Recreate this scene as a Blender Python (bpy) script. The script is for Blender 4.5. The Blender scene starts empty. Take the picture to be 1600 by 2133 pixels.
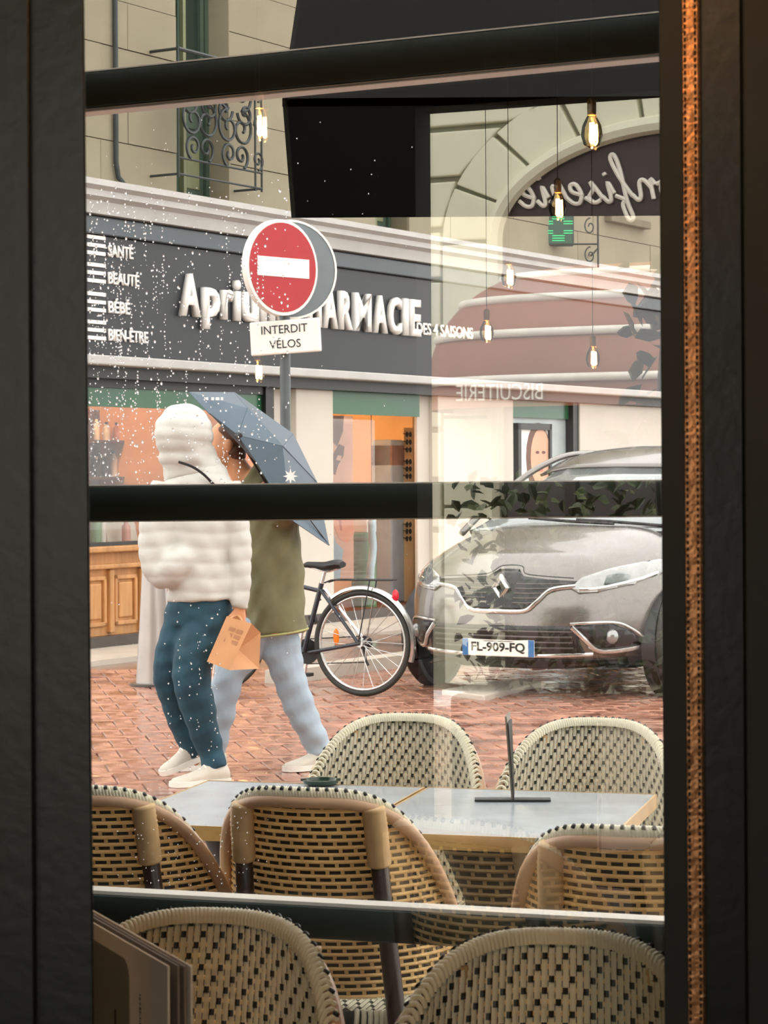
import bpy, bmesh, math, random
import numpy as np
from mathutils import Vector, Matrix
from mathutils.bvhtree import BVHTree

random.seed(7)
scene = bpy.context.scene
col = scene.collection

# ------------------------------------------------------------------ camera, sky, exposure
FPX, CX, HY, EYE, RHO = 4745.0, 800.0, 985.0, 1.47, 0.006
cam_data = bpy.data.cameras.new('camera')
cam_data.sensor_width = 36.0
cam_data.lens = 36.0 * FPX / 2133.0
cam_data.shift_y = -(1066.5 - HY) / 2133.0
cam_data.clip_start = 0.05
cam_data.clip_end = 300
cam_data.dof.use_dof = True
cam_data.dof.focus_distance = 6.5
cam_data.dof.aperture_fstop = 26.0
cam = bpy.data.objects.new('camera', cam_data)
col.objects.link(cam)
cam.matrix_world = Matrix.Translation((0, 0, EYE)) @ Matrix.Rotation(math.pi / 2, 4, 'X') @ Matrix.Rotation(-RHO, 4, 'Z')
scene.camera = cam

world = bpy.data.worlds.new('overcast_sky')
scene.world = world
world.use_nodes = True
wn = world.node_tree
wn.nodes.clear()
bg = wn.nodes.new('ShaderNodeBackground')
bg.inputs['Color'].default_value = (1.0, 0.98, 0.935, 1)
bg.inputs['Strength'].default_value = 1.0
wo = wn.nodes.new('ShaderNodeOutputWorld')
wn.links.new(bg.outputs[0], wo.inputs[0])

scene.view_settings.view_transform = 'Standard'
scene.view_settings.look = 'None'
scene.view_settings.gamma = 1.0
scene.view_settings.use_curve_mapping = False
scene.view_settings.exposure = 1.9

# ------------------------------------------------------------------ helpers
def lin(r, g, b):
    out = []
    for c in (r, g, b):
        c = c / 255.0
        out.append(c / 12.92 if c <= 0.04045 else ((c + 0.055) / 1.055) ** 2.4)
    return tuple(out)

def ray(px, py):
    u = px - CX
    v = py - HY
    return (u - RHO * v) / FPX, -(v + RHO * u) / FPX

def P(px, py, Y):
    a, b = ray(px, py)
    return Vector((a * Y, Y, EYE + b * Y))

def PZ(px, py, z):
    a, b = ray(px, py)
    Y = (z - EYE) / b
    return Vector((a * Y, Y, z))

def PN(px, py, n, D):
    a, b = ray(px, py)
    Y = D / (a * n[0] + n[1])
    return Vector((a * Y, Y, EYE + b * Y))

MATS = {}

def mat(name, color, rough=0.6, metal=0.0, var=0.12, scale=6.0, bump=0.0, bscale=40.0, emit=None, estr=0.0,
        coat=0.0, transl=0.0, spec=0.5, rvar=0.0, color2=None, stretch=None):
    if name in MATS:
        return MATS[name]
    m = bpy.data.materials.new(name)
    m.use_nodes = True
    nt = m.node_tree
    nt.nodes.clear()
    N, L = nt.nodes.new, nt.links.new
    out = N('ShaderNodeOutputMaterial')
    pb = N('ShaderNodeBsdfPrincipled')
    tc = N('ShaderNodeTexCoord')
    mp = N('ShaderNodeMapping')
    if stretch:
        mp.inputs['Scale'].default_value = stretch
    L(tc.outputs['Object'], mp.inputs['Vector'])
    nz = N('ShaderNodeTexNoise')
    nz.inputs['Scale'].default_value = scale
    nz.inputs['Detail'].default_value = 4
    L(mp.outputs[0], nz.inputs['Vector'])
    rp = N('ShaderNodeValToRGB')
    c = Vector(color)
    c2 = Vector(color2) if color2 else c * (1 + var)
    rp.color_ramp.elements[0].position = 0.3
    rp.color_ramp.elements[1].position = 0.7
    rp.color_ramp.elements[0].color = (*(c * (1 - var)), 1)
    rp.color_ramp.elements[1].color = (min(c2[0], 1), min(c2[1], 1), min(c2[2], 1), 1)
    L(nz.outputs['Fac'], rp.inputs['Fac'])
    L(rp.outputs['Color'], pb.inputs['Base Color'])
    pb.inputs['Roughness'].default_value = rough
    pb.inputs['Metallic'].default_value = metal
    pb.inputs['Specular IOR Level'].default_value = spec
    if coat:
        pb.inputs['Coat Weight'].default_value = coat
        pb.inputs['Coat Roughness'].default_value = 0.05
    if rvar:
        mr = N('ShaderNodeMapRange')
        mr.inputs['From Min'].default_value = 0.35
        mr.inputs['From Max'].default_value = 0.65
        mr.inputs['To Min'].default_value = max(rough - rvar, 0.02)
        mr.inputs['To Max'].default_value = rough + rvar
        L(nz.outputs['Fac'], mr.inputs['Value'])
        L(mr.outputs[0], pb.inputs['Roughness'])
    if bump:
        n2 = N('ShaderNodeTexNoise')
        n2.inputs['Scale'].default_value = bscale
        n2.inputs['Detail'].default_value = 3
        L(mp.outputs[0], n2.inputs['Vector'])
        bp = N('ShaderNodeBump')
        bp.inputs['Strength'].default_value = bump
        bp.inputs['Distance'].default_value = 0.01
        L(n2.outputs['Fac'], bp.inputs['Height'])
        L(bp.outputs[0], pb.inputs['Normal'])
    if emit:
        pb.inputs['Emission Color'].default_value = (*emit, 1)
        pb.inputs['Emission Strength'].default_value = estr
    sh = pb.outputs[0]
    if transl:
        tr = N('ShaderNodeBsdfTranslucent')
        L(rp.outputs['Color'], tr.inputs['Color'])
        mx = N('ShaderNodeMixShader')
        mx.inputs[0].default_value = transl
        L(pb.outputs[0], mx.inputs[1])
        L(tr.outputs[0], mx.inputs[2])
        sh = mx.outputs[0]
    L(sh, out.inputs[0])
    MATS[name] = m
    return m

def pane_mat(name, refl, tint=(1, 1, 1), rough=0.0):
    """coated glass: a constant mirror share over clear transmission, faintly streaked"""
    if name in MATS:
        return MATS[name]
    m = bpy.data.materials.new(name)
    m.use_nodes = True
    nt = m.node_tree
    nt.nodes.clear()
    N, L = nt.nodes.new, nt.links.new
    out = N('ShaderNodeOutputMaterial')
    t = N('ShaderNodeBsdfTransparent')
    t.inputs[0].default_value = (*tint, 1)
    g = N('ShaderNodeBsdfGlossy')
    g.inputs['Roughness'].default_value = rough
    fr = N('ShaderNodeFresnel')
    fr.inputs['IOR'].default_value = 1.45
    ad = N('ShaderNodeMath')
    ad.operation = 'ADD'
    ad.use_clamp = True
    ad.inputs[1].default_value = refl
    L(fr.outputs[0], ad.inputs[0])
    mx = N('ShaderNodeMixShader')
    L(ad.outputs[0], mx.inputs[0])
    L(t.outputs[0], mx.inputs[1])
    L(g.outputs[0], mx.inputs[2])
    L(mx.outputs[0], out.inputs[0])
    MATS[name] = m
    return m

def water_mat():
    m = bpy.data.materials.new('rain_water')
    m.use_nodes = True
    nt = m.node_tree
    nt.nodes.clear()
    out = nt.nodes.new('ShaderNodeOutputMaterial')
    g = nt.nodes.new('ShaderNodeBsdfGlass')
    g.inputs['IOR'].default_value = 1.33
    g.inputs['Roughness'].default_value = 0.05
    nt.links.new(g.outputs[0], out.inputs[0])
    return m

class MB:
    def __init__(s):
        s.v = []
        s.f = []

    def add(s, vs, fs):
        o = len(s.v)
        s.v += [tuple(p) for p in vs]
        s.f += [tuple(i + o for i in f) for f in fs]
        return s

    def box(s, x0, x1, y0, y1, z0, z1):
        x0, x1 = min(x0, x1), max(x0, x1)
        y0, y1 = min(y0, y1), max(y0, y1)
        z0, z1 = min(z0, z1), max(z0, z1)
        vs = [(x0, y0, z0), (x1, y0, z0), (x1, y1, z0), (x0, y1, z0), (x0, y0, z1), (x1, y0, z1), (x1, y1, z1), (x0, y1, z1)]
        return s.add(vs, [(0, 3, 2, 1), (4, 5, 6, 7), (0, 1, 5, 4), (1, 2, 6, 5), (2, 3, 7, 6), (3, 0, 4, 7)])

    def hexa(s, b, t):
        """bottom quad and top quad, both counter-clockwise from above"""
        return s.add(list(b) + list(t), [(0, 3, 2, 1), (4, 5, 6, 7), (0, 1, 5, 4), (1, 2, 6, 5), (2, 3, 7, 6), (3, 0, 4, 7)])

    def prism(s, poly, d0, d1, plane='xz'):
        """poly in two coordinates, extruded along the third from d0 to d1"""
        n = len(poly)
        def mk(p, d):
            if plane == 'xz':
                return (p[0], d, p[1])
            if plane == 'xy':
                return (p[0], p[1], d)
            return (d, p[0], p[1])
        vs = [mk(p, d0) for p in poly] + [mk(p, d1) for p in poly]
        fs = [tuple(range(n)), tuple(range(2 * n - 1, n - 1, -1))]
        fs += [(i, i + n, (i + 1) % n + n, (i + 1) % n) for i in range(n)]
        return s.add(vs, fs)

    def tube(s, pts, r, n=8, caps=True, flat=None, closed=False):
        pts = [Vector(p) for p in pts]
        k = len(pts)
        rs = [r] * k if not hasattr(r, '__len__') else list(r)
        tan = []
        for i in range(k):
            if closed:
                t = pts[(i + 1) % k] - pts[i - 1]
            else:
                t = pts[min(i + 1, k - 1)] - pts[max(i - 1, 0)]
            if t.length < 1e-9:
                t = Vector((0, 0, 1))
            tan.append(t.normalized())
        up = Vector((0, 0, 1)) if abs(tan[0].z) < 0.9 else Vector((1, 0, 0))
        a = tan[0].cross(up).normalized()
        vs = []
        for i in range(k):
            t = tan[i]
            a = (a - t * a.dot(t))
            if a.length < 1e-6:
                a = t.orthogonal()
            a.normalize()
            b = t.cross(a)
            for j in range(n):
                th = 2 * math.pi * j / n
                rr = rs[i]
                rx, ry = (rr if not hasattr(rr, '__len__') else rr[0]), (rr if not hasattr(rr, '__len__') else rr[1])
                vs.append(pts[i] + a * (rx * math.cos(th)) + b * (ry * math.sin(th)))
        fs = []
        m = k if closed else k - 1
        for i in range(m):
            i2 = (i + 1) % k
            for j in range(n):
                j2 = (j + 1) % n
                fs.append((i * n + j, i * n + j2, i2 * n + j2, i2 * n + j))
        if caps and not closed:
            fs.append(tuple(range(n - 1, -1, -1)))
            fs.append(tuple((k - 1) * n + j for j in range(n)))
        return s.add(vs, fs)

    def rings(s, rings, caps=True):
        """list of equally long closed rings of points"""
        n = len(rings[0])
        vs = [p for r in rings for p in r]
        fs = []
        for i in range(len(rings) - 1):
            for j in range(n):
                j2 = (j + 1) % n
                fs.append((i * n + j, i * n + j2, (i + 1) * n + j2, (i + 1) * n + j))
        if caps:
            fs.append(tuple(range(n - 1, -1, -1)))
            fs.append(tuple((len(rings) - 1) * n + j for j in range(n)))
        return s.add(vs, fs)

    def lathe(s, prof, n=24, M=None, caps=True):
        """prof: (radius, height) about local z; M places it"""
        rings = []
        for r, h in prof:
            ring = []
            for j in range(n):
                th = 2 * math.pi * j / n
                p = Vector((r * math.cos(th), r * math.sin(th), h))
                ring.append(M @ p if M else p)
            rings.append(ring)
        return s.rings(rings, caps)

    def ball(s, c, r, nu=12, nv=8, M=None):
        c = Vector(c)
        rx, ry, rz = r if hasattr(r, '__len__') else (r, r, r)
        rings = []
        for i in range(nv + 1):
            ph = math.pi * (i / nv) - math.pi / 2
            ph = max(min(ph, math.pi / 2 - 0.05), -math.pi / 2 + 0.05)
            ring = []
            for j in range(nu):
                th = 2 * math.pi * j / nu
                p = Vector((rx * math.cos(ph) * math.cos(th), ry * math.cos(ph) * math.sin(th), rz * math.sin(ph)))
                if M:
                    p = M @ p
                ring.append(c + p)
            rings.append(ring)
        return s.rings(rings)

    def xf(s, M):
        s.v = [tuple(M @ Vector(p)) for p in s.v]
        return s

    def merge(s, o):
        return s.add(o.v, o.f)

    def mesh(s, name):
        me = bpy.data.meshes.new(name)
        me.from_pydata(s.v, [], s.f)
        me.update()
        return me

    def build(s, name, m, parent=None, smooth=False, bevel=0.0, loc=None, kind=None, label=None):
        me = s.mesh(name)
        bm = bmesh.new()
        bm.from_mesh(me)
        bmesh.ops.recalc_face_normals(bm, faces=bm.faces)
        bm.to_mesh(me)
        bm.free()
        return obj(name, me, m, parent, smooth, bevel, loc, kind, label)

def obj(name, me, m, parent=None, smooth=False, bevel=0.0, loc=None, kind=None, label=None):
    o = bpy.data.objects.new(name, me)
    col.objects.link(o)
    if m:
        me.materials.clear()
        me.materials.append(m)
    if smooth:
        me.polygons.foreach_set('use_smooth', [True] * len(me.polygons))
        if smooth != 'all':
            try:
                me.set_sharp_from_angle(angle=math.radians(40))
            except Exception:
                pass
    if parent:
        o.parent = parent
    if loc:
        o.location = loc
    if bevel:
        b = o.modifiers.new('bevel', 'BEVEL')
        b.width = bevel
        b.segments = 2
        b.limit_method = 'ANGLE'
    if kind:
        o['kind'] = kind
    if label:
        o['label'] = label
    return o

def tag(o, label=None, cat=None, group=None, kind=None):
    if label:
        o['label'] = label
    if cat:
        o['category'] = cat
    if group:
        o['group'] = group
    if kind:
        o['kind'] = kind
    return o

def thing(name, label, cat, M=None, group=None, kind=None):
    o = bpy.data.objects.new(name, None)
    o.empty_display_size = 0.1
    col.objects.link(o)
    if M is not None:
        o.matrix_world = M
    return tag(o, label, cat, group, kind)

def copy_tree(o, parent=None):
    c = o.copy()
    col.objects.link(c)
    c.parent = parent
    for ch in KIDS(o):
        copy_tree(ch, c)
    return c

def KIDS(o):
    return [x for x in list(col.objects) if x.parent == o]

def frame(xa, ya, origin):
    """matrix from a horizontal x axis, y axis and an origin"""
    return Matrix(((xa[0], ya[0], 0, origin[0]), (xa[1], ya[1], 0, origin[1]), (0, 0, 1, origin[2]), (0, 0, 0, 1)))

def text_mesh(txt, depth=0.0, width=None, height=None, shear=0.0, bold=0.0):
    """flat or raised lettering in the xy plane, lower left at 0,0, scaled to width and cap height"""
    cu = bpy.data.curves.new('t', 'FONT')
    cu.body = txt
    cu.resolution_u = 3
    cu.shear = shear
    cu.offset = bold
    t = bpy.data.objects.new('t', cu)
    col.objects.link(t)
    dg = bpy.context.evaluated_depsgraph_get()
    me = bpy.data.meshes.new_from_object(t.evaluated_get(dg))
    bpy.data.objects.remove(t)
    bpy.data.curves.remove(cu)
    n = len(me.vertices)
    co = np.empty(n * 3)
    me.vertices.foreach_get('co', co)
    co = co.reshape(-1, 3)
    mn, mx = co.min(0), co.max(0)
    w, h = mx[0] - mn[0], mx[1] - mn[1]
    sx = (width / w) if width else 1
    sy = (height / h) if height else sx
    if not width:
        sx = sy
    co[:, 0] = (co[:, 0] - mn[0]) * sx
    co[:, 1] = (co[:, 1] - mn[1]) * sy
    co[:, 2] = 0
    me.vertices.foreach_set('co', co.ravel())
    if depth:
        bm = bmesh.new()
        bm.from_mesh(me)
        r = bmesh.ops.extrude_face_region(bm, geom=list(bm.faces))
        bmesh.ops.translate(bm, verts=[g for g in r['geom'] if isinstance(g, bmesh.types.BMVert)], vec=(0, 0, depth))
        bmesh.ops.recalc_face_normals(bm, faces=bm.faces)
        bm.to_mesh(me)
        bm.free()
    me.update()
    return me

def put_text(name, txt, m, parent, M, depth=0.0, width=None, height=None, shear=0.0, bold=0.0):
    me = text_mesh(txt, depth, width, height, shear, bold)
    me.transform(M)
    return obj(name, me, m, parent)

def remeshed(mb, voxel, name, smooth=4, disp=None):
    me = mb.mesh(name)
    o = bpy.data.objects.new('tmp', me)
    col.objects.link(o)
    r = o.modifiers.new('r', 'REMESH')
    r.mode = 'VOXEL'
    r.voxel_size = voxel
    if smooth:
        sm = o.modifiers.new('s', 'SMOOTH')
        sm.iterations = smooth
        sm.factor = 0.5
    dg = bpy.context.evaluated_depsgraph_get()
    me2 = bpy.data.meshes.new_from_object(o.evaluated_get(dg))
    bpy.data.objects.remove(o)
    if disp:
        n = len(me2.vertices)
        co = np.empty(n * 3)
        no = np.empty(n * 3)
        me2.vertices.foreach_get('co', co)
        me2.vertices.foreach_get('normal', no)
        co = co.reshape(-1, 3)
        no = no.reshape(-1, 3)
        co = co + no * disp(co)[:, None]
        me2.vertices.foreach_set('co', co.ravel())
    me2.update()
    return me2

def catmull(pts, k=6):
    pts = [Vector(p) for p in pts]
    out = []
    for i in range(len(pts) - 1):
        p0, p1, p2, p3 = pts[max(i - 1, 0)], pts[i], pts[i + 1], pts[min(i + 2, len(pts) - 1)]
        for j in range(k):
            t = j / k
            out.append(0.5 * ((2 * p1) + (-p0 + p2) * t + (2 * p0 - 5 * p1 + 4 * p2 - p3) * t * t + (-p0 + 3 * p1 - 3 * p2 + p3) * t ** 3))
    out.append(pts[-1])
    return out

# ------------------------------------------------------------------ the cafe room and its window
WA = math.atan(0.418)
WT = Vector((math.cos(WA), -math.sin(WA), 0))      # along the window, to the right
WN = Vector((math.sin(WA), math.cos(WA), 0))       # out to the street
WD = 3.42 * WN.y
WIN = frame(WT, WN, WN * WD)

def wl(px, py, off=0.0):
    p = PN(px, py, WN, WD + off)
    return p.dot(WT), p.z

def mirror(p):
    p = Vector(p)
    return p - 2 * (p.dot(WN) - WD) * WN

def mirror_dir(d):
    d = Vector(d)
    return d - 2 * d.dot(WN) * WN

m_black = mat('black_lacquer', lin(20, 24, 22), rough=0.38, var=0.15, scale=3, bump=0.05, bscale=60)
m_rail = mat('black_window_paint', lin(38, 52, 47), rough=0.45, var=0.12, scale=4)
m_dark = mat('dark_panel_paint', lin(28, 32, 31), rough=0.6, var=0.1, scale=2, bump=0.05, bscale=30)
m_ceil = mat('dark_ceiling_paint', lin(16, 16, 15), rough=0.9, var=0.1)
m_wallp = mat('near_black_wall_paint', lin(14, 15, 15), rough=0.9, var=0.1)
m_floor = mat('dark_floor_tile', lin(40, 36, 32), rough=0.5, var=0.2, scale=4)
m_alu = mat('brushed_aluminium', lin(190, 190, 188), rough=0.35, metal=0.7, var=0.1, scale=20)

def struct(o):
    o['kind'] = 'structure'
    return o

floor = struct(MB().box(-4.5, 1.5, -4.5, 0.15, -0.06, 0.0).build('floor', m_floor)); floor.matrix_world = WIN
ceiling = struct(MB().box(-4.5, 1.5, -4.5, 0.15, 3.2, 3.3).build('ceiling', m_ceil)); ceiling.matrix_world = WIN
TL, TR = -1.98, -0.78
wf = MB()
wf.box(-4.5, TL, 0, 0.15, 0, 3.2).box(TR, 1.5, 0, 0.15, 0, 3.2).box(TL, TR, 0, 0.15, 2.66, 3.2).box(TL, TR, 0, 0.15, 0, 0.2)
w = struct(wf.build('wall_front', m_wallp)); w.matrix_world = WIN
# back wall: a tall doorway stands open to the street behind the cafe
BD = -4.5
od0, od1 = -3.07, -2.13
wb = MB()
wb.box(-4.5, od0, BD - 0.15, BD, 0, 3.2).box(od0, od1, BD - 0.15, BD, 2.79, 3.2)
wb.box(od1, -0.9, BD - 0.15, BD, 0, 3.2).box(-0.9, 1.1, BD - 0.15, BD, 0, 0.9).box(-0.9, 1.1, BD - 0.15, BD, 2.5, 3.2).box(1.1, 1.5, BD - 0.15, BD, 0, 3.2)  # second opening, unseen, added to let skylight onto the posts and indoor chairs
w = struct(wb.build('wall_back', m_wallp)); w.matrix_world = WIN
w = struct(MB().box(-4.6, -4.5, BD - 0.15, 0.15, 0, 3.2).build('wall_left', m_wallp)); w.matrix_world = WIN
w = struct(MB().box(1.5, 1.6, BD - 0.15, 0.15, 0, 3.2).build('wall_right', m_wallp)); w.matrix_world = WIN

win = bpy.data.objects.new('window_1', None)
col.objects.link(win)
win.matrix_world = WIN
tag(win, 'tall dark framed cafe window with three black cross rails', 'window', kind='structure')
RAILS = [((175, 150), (1377, 25), (175, 226), (1377, 110)), ((190, 1012), (1377, 1001), (190, 1085), (1377, 1074)),
         ((197, 1862), (1377, 1926), (197, 1930), (1377, 1997))]
def rail_pts(l, r, off):
    a, b = wl(*l, off), wl(*r, off)
    k = (b[1] - a[1]) / (b[0] - a[0])
    return a[1] + k * (TL - a[0]), a[1] + k * (TR - a[0])
R0, R1 = 0.022, 0.05
for lt, rt, lb, rb in RAILS:
    t0, t1 = rail_pts(lt, rt, R0)
    b0, b1 = rail_pts(lb, rb, R0)
    MB().hexa([(TL, R0, b0), (TR, R0, b1), (TR, R1, b1), (TL, R1, b0)],
              [(TL, R0, t0), (TR, R0, t1), (TR, R1, t1), (TL, R1, t0)]).build('cross_rail', m_rail, win, bevel=0.003)
def edge_strip(l, r, h, proud, m, nm):
    z0, z1 = rail_pts(l, r, R0)
    MB().hexa([(TL, R0 - proud, z0), (TR, R0 - proud, z1), (TR, R1 + 0.01, z1), (TL, R1 + 0.01, z0)],
              [(TL, R0 - proud, z0 + h), (TR, R0 - proud, z1 + h), (TR, R1 + 0.01, z1 + h), (TL, R1 + 0.01, z0 + h)]).build(nm, m, win)
m_edge = mat('sill_metal_and_highlight', lin(205, 200, 190), rough=0.3, metal=0.3, var=0.1)  # metal of the sill strip, reused for the painted-in edge highlights
edge_strip((197, 1862), (1377, 1926), 0.0055, 0.0, m_edge, 'sill_strip')
edge_strip((175, 151), (1377, 26), 0.0022, 0.001, m_edge, 'rail_edge_highlight')  # these thin pale strips stand in for light catching the rail edges
edge_strip((175, 234), (1377, 118), 0.0012, 0.0005, m_edge, 'rail_edge_highlight')
edge_strip((175, 229), (1377, 112), 0.001, 0.0005, m_edge, 'rail_edge_highlight')
edge_strip((190, 1013), (1377, 1002), 0.002, 0.001, m_edge, 'rail_edge_highlight')
edge_strip((190, 1088), (1377, 1077), 0.002, 0.001, m_edge, 'rail_edge_highlight')
for a, b in ((TL, TL + 0.06), (TR - 0.06, TR)):
    MB().box(a, b, -0.01, 0.07, 0.2, 2.66).build('stile', m_black, win, bevel=0.003)
MB().box(TL + 0.06, TR - 0.06, -0.01, 0.07, 2.6, 2.66).build('head_rail', m_black, win)
MB().box(TL + 0.06, TR - 0.06, -0.01, 0.07, 0.2, 0.28).build('bottom_rail', m_black, win)
g1 = pane_mat('coated_glass', 0.28)
g2 = pane_mat('clear_glass', 0.05)
def pane(off, m):
    b = MB().add([(TL + 0.06, off, 0.28), (TR - 0.06, off, 0.28), (TR - 0.06, off, 2.6), (TL + 0.06, off, 2.6)], [(0, 1, 2, 3)])
    return b.build('glass_pane', m, win)
pane(0.0, g1)
pane(0.013, g2)

# dark posts of the indoor partition on either side of the view
m_copper = mat('hammered_copper', lin(204, 146, 100), rough=0.4, metal=0.75, var=0.25, scale=30, bump=0.25, bscale=120)
m_leather = mat('dark_stitch_thread', lin(25, 20, 16), rough=0.7)
lp = thing('partition_post', 'wide black lacquered post filling the left edge of the view', 'post', Matrix.Translation((0, 1.9, 0)))
xa = P(175, 0, 1.9).x + 0.0005
xb = P(197, 2133, 1.9).x
zt, zb = P(175, 0, 1.9).z, P(197, 2133, 1.9).z
k = (xb - xa) / (zb - zt)
def lx(z):
    return xa + k * (z - zt)
MB().hexa([(-0.56, 0, 0), (lx(0), 0, 0), (lx(0) - 0.02, 0.1, 0), (-0.56, 0.1, 0)],
          [(-0.56, 0, 3.19), (lx(3.2), 0, 3.19), (lx(3.2) - 0.02, 0.1, 3.19), (-0.56, 0.1, 3.19)]).build('post_body', m_black, lp, bevel=0.002)
MB().box(-0.56, -0.292, -0.012, 0, 0.0, 3.19).build('cover_board', m_black, lp, bevel=0.002)
rp_ = thing('partition_post', 'black post at the right edge with a stitched copper strip running up it', 'post', Matrix.Translation((0, 2.2, 0)))
s22 = 2.2 / FPX
x0, x1, x2, x3, x4 = [(p - 800) * s22 for p in (1378, 1428, 1459, 1545, 1680)]
xk = x0 * 2.28 / 2.2
MB().hexa([(x0, 0, 0), (x1, 0, 0), (x1, 0.08, 0), (xk, 0.08, 0)], [(x0, 0, 3.19), (x1, 0, 3.19), (x1, 0.08, 3.19), (xk, 0.08, 3.19)]).build('jamb', m_dark, rp_, bevel=0.001)
MB().box(x1, x2, 0.004, 0.08, 0, 3.19).build('copper_strip', m_copper, rp_)
MB().box(x2, x3, -0.015, 0.08, 0, 3.19).build('inner_panel', m_black, rp_, bevel=0.002)
MB().box(x3, x4, -0.022, 0.08, 0, 3.19).build('outer_panel', m_dark, rp_, bevel=0.002)
st = MB()
for xx in (x1 + 0.0022, x2 - 0.0022):
    z = 0.9
    while z < 2.0:
        st.box(xx - 0.0011, xx + 0.0011, 0.0015, 0.005, z, z + 0.0034)
        z += 0.0064
st.build('stitching', m_leather, rp_, kind='stuff', label='two rows of dark stitches along the copper strip')

# ------------------------------------------------------------------ ground and brick paving
m_ground = mat('wet_mortar_and_asphalt', lin(112, 86, 74), rough=0.22, var=0.25, scale=1.2, bump=0.12, bscale=8, rvar=0.12, color2=lin(150, 122, 106))
g = struct(MB().box(-40, 40, -40, 60, -0.5, -0.075).build('ground', m_ground))
paving = bpy.data.objects.new('ground_paving', None)
col.objects.link(paving)
tag(paving, 'wet red brick paving laid in herringbone across the street', 'paving', kind='structure')
bed = MB().add([tuple(v) for v in ((-9, 4.0, -0.012), (9, 1.0, -0.012), (14, 30, -0.012), (-9, 30, -0.012))], [(0, 1, 2, 3)])
bed.build('mortar_bed', m_ground, paving)
m_brick = mat('wet_red_brick', lin(132, 80, 62), rough=0.24, var=0.35, scale=3.5, bump=0.25, bscale=18, rvar=0.17, color2=lin(200, 146, 122))
bw = 0.112
def brick_mesh():
    L_, W_, g_, c_ = bw * 2, bw, 0.0035, 0.006
    b = MB()
    b.hexa([(-L_/2 + g_, -W_/2 + g_, -0.03), (L_/2 - g_, -W_/2 + g_, -0.03), (L_/2 - g_, W_/2 - g_, -0.03), (-L_/2 + g_, W_/2 - g_, -0.03)],
           [(-L_/2 + g_, -W_/2 + g_, -0.006), (L_/2 - g_, -W_/2 + g_, -0.006), (L_/2 - g_, W_/2 - g_, -0.006), (-L_/2 + g_, W_/2 - g_, -0.006)])
    g2_ = g_ + c_
    b.hexa([(-L_/2 + g_, -W_/2 + g_, -0.006), (L_/2 - g_, -W_/2 + g_, -0.006), (L_/2 - g_, W_/2 - g_, -0.006), (-L_/2 + g_, W_/2 - g_, -0.006)],
           [(-L_/2 + g2_, -W_/2 + g2_, 0), (L_/2 - g2_, -W_/2 + g2_, 0), (L_/2 - g2_, W_/2 - g2_, 0), (-L_/2 + g2_, W_/2 - g2_, 0)])
    b.f = [f for i, f in enumerate(b.f) if i not in (0, 1, 6)]
    return b
bb = brick_mesh()
bme = bb.mesh('brick')
bme.materials.append(m_brick)
ang = math.radians(12)
ca, sa = math.cos(ang), math.sin(ang)
rng = random.Random(3)
cand = []
for j in range(-40, 190):
    for i in range(-190, 190):
        c = (i - j) % 4
        if c == 0:
            x, y, rot = (i + 1) * bw, (j + 0.5) * bw, 0
        elif c == 3:
            x, y, rot = (i + 0.5) * bw, (j + 1) * bw, math.pi / 2
        else:
            continue
        X, Y = x * ca - y * sa, x * sa + y * ca
        if Y < 4.6 or Y > 17.2:
            continue
        u = X * FPX / Y + CX
        v = HY + EYE * FPX / Y
        if u < 150 or u > 1420 or v > 1960:
            continue
        big = (1455 < v < 1640 and 205 < u < 660) or (1455 < v < 1490 and 860 < u < 1370) or (1400 < v < 1480 and 640 < u < 860)
        cand.append((0 if big else 1, Y, X, rot))
cand.sort()
rest = MB()
for n, (bg_, Y, X, rot) in enumerate(cand):
    M = Matrix.Translation((X, Y, rng.uniform(-0.0025, 0.0025))) @ Matrix.Rotation(ang + rot, 4, 'Z') @ Matrix.Rotation(rng.gauss(0, 0.022), 4, 'X') @ Matrix.Rotation(rng.gauss(0, 0.012), 4, 'Y')
    if n < 300:
        o = bpy.data.objects.new('brick', bme)
        col.objects.link(o)
        o.parent = paving
        o.matrix_world = M
    else:
        rest.add([M @ Vector(p) for p in bb.v], bb.f)
rest.build('bricks_beyond', m_brick, paving, kind='stuff')

# ------------------------------------------------------------------ pharmacy building across the street
FM = 1.63
FE = Vector((1, FM, 0)).normalized()          # along the facade, away to the right
FI = Vector((-FE.y, FE.x, 0))                 # into the building
FO = Vector((0, 22.9, 0))
FAC = frame(FE, FI, FO)

def fs(px, py, d=0.0):
    """pixel -> (s, z) on the facade plane pushed d into the building"""
    p = PN(px, py, FI, FO.dot(FI) + d)
    q = p - FO
    return q.dot(FE), p.z
def S(px, d=0.0):
    return fs(px, HY, d)[0]

m_stone = mat('beige_limestone', lin(142, 134, 112), rough=0.85, var=0.1, scale=1.3, bump=0.15, bscale=18)
m_joint = mat('stone_joint', lin(120, 112, 92), rough=0.95)
m_corn = mat('painted_cornice', lin(186, 184, 180), rough=0.4, var=0.08, scale=4)
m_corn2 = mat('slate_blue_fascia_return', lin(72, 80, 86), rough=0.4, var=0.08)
m_fasc = mat('charcoal_fascia', lin(29, 34, 39), rough=0.45, var=0.08, scale=2)
m_white = mat('white_letter_paint', lin(245, 243, 238), rough=0.4, var=0.02)
m_wallw = mat('pale_pink_render', lin(214, 206, 194), rough=0.7, var=0.05, scale=1.5)
m_green = mat('green_window_film', lin(34, 116, 56), rough=0.25, var=0.25, scale=1.2, color2=lin(52, 98, 74))
m_frame = mat('black_shop_frame', lin(34, 36, 36), rough=0.4)
m_wood = mat('oak_panelling', lin(196, 142, 88), rough=0.5, var=0.2, scale=3, stretch=(6, 6, 0.8), bump=0.08, bscale=30)
m_shutter = mat('sage_green_paint', lin(66, 84, 70), rough=0.5, var=0.12, scale=3)
m_shutl = mat('pale_green_paint', lin(122, 126, 92), rough=0.5, var=0.1)
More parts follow.
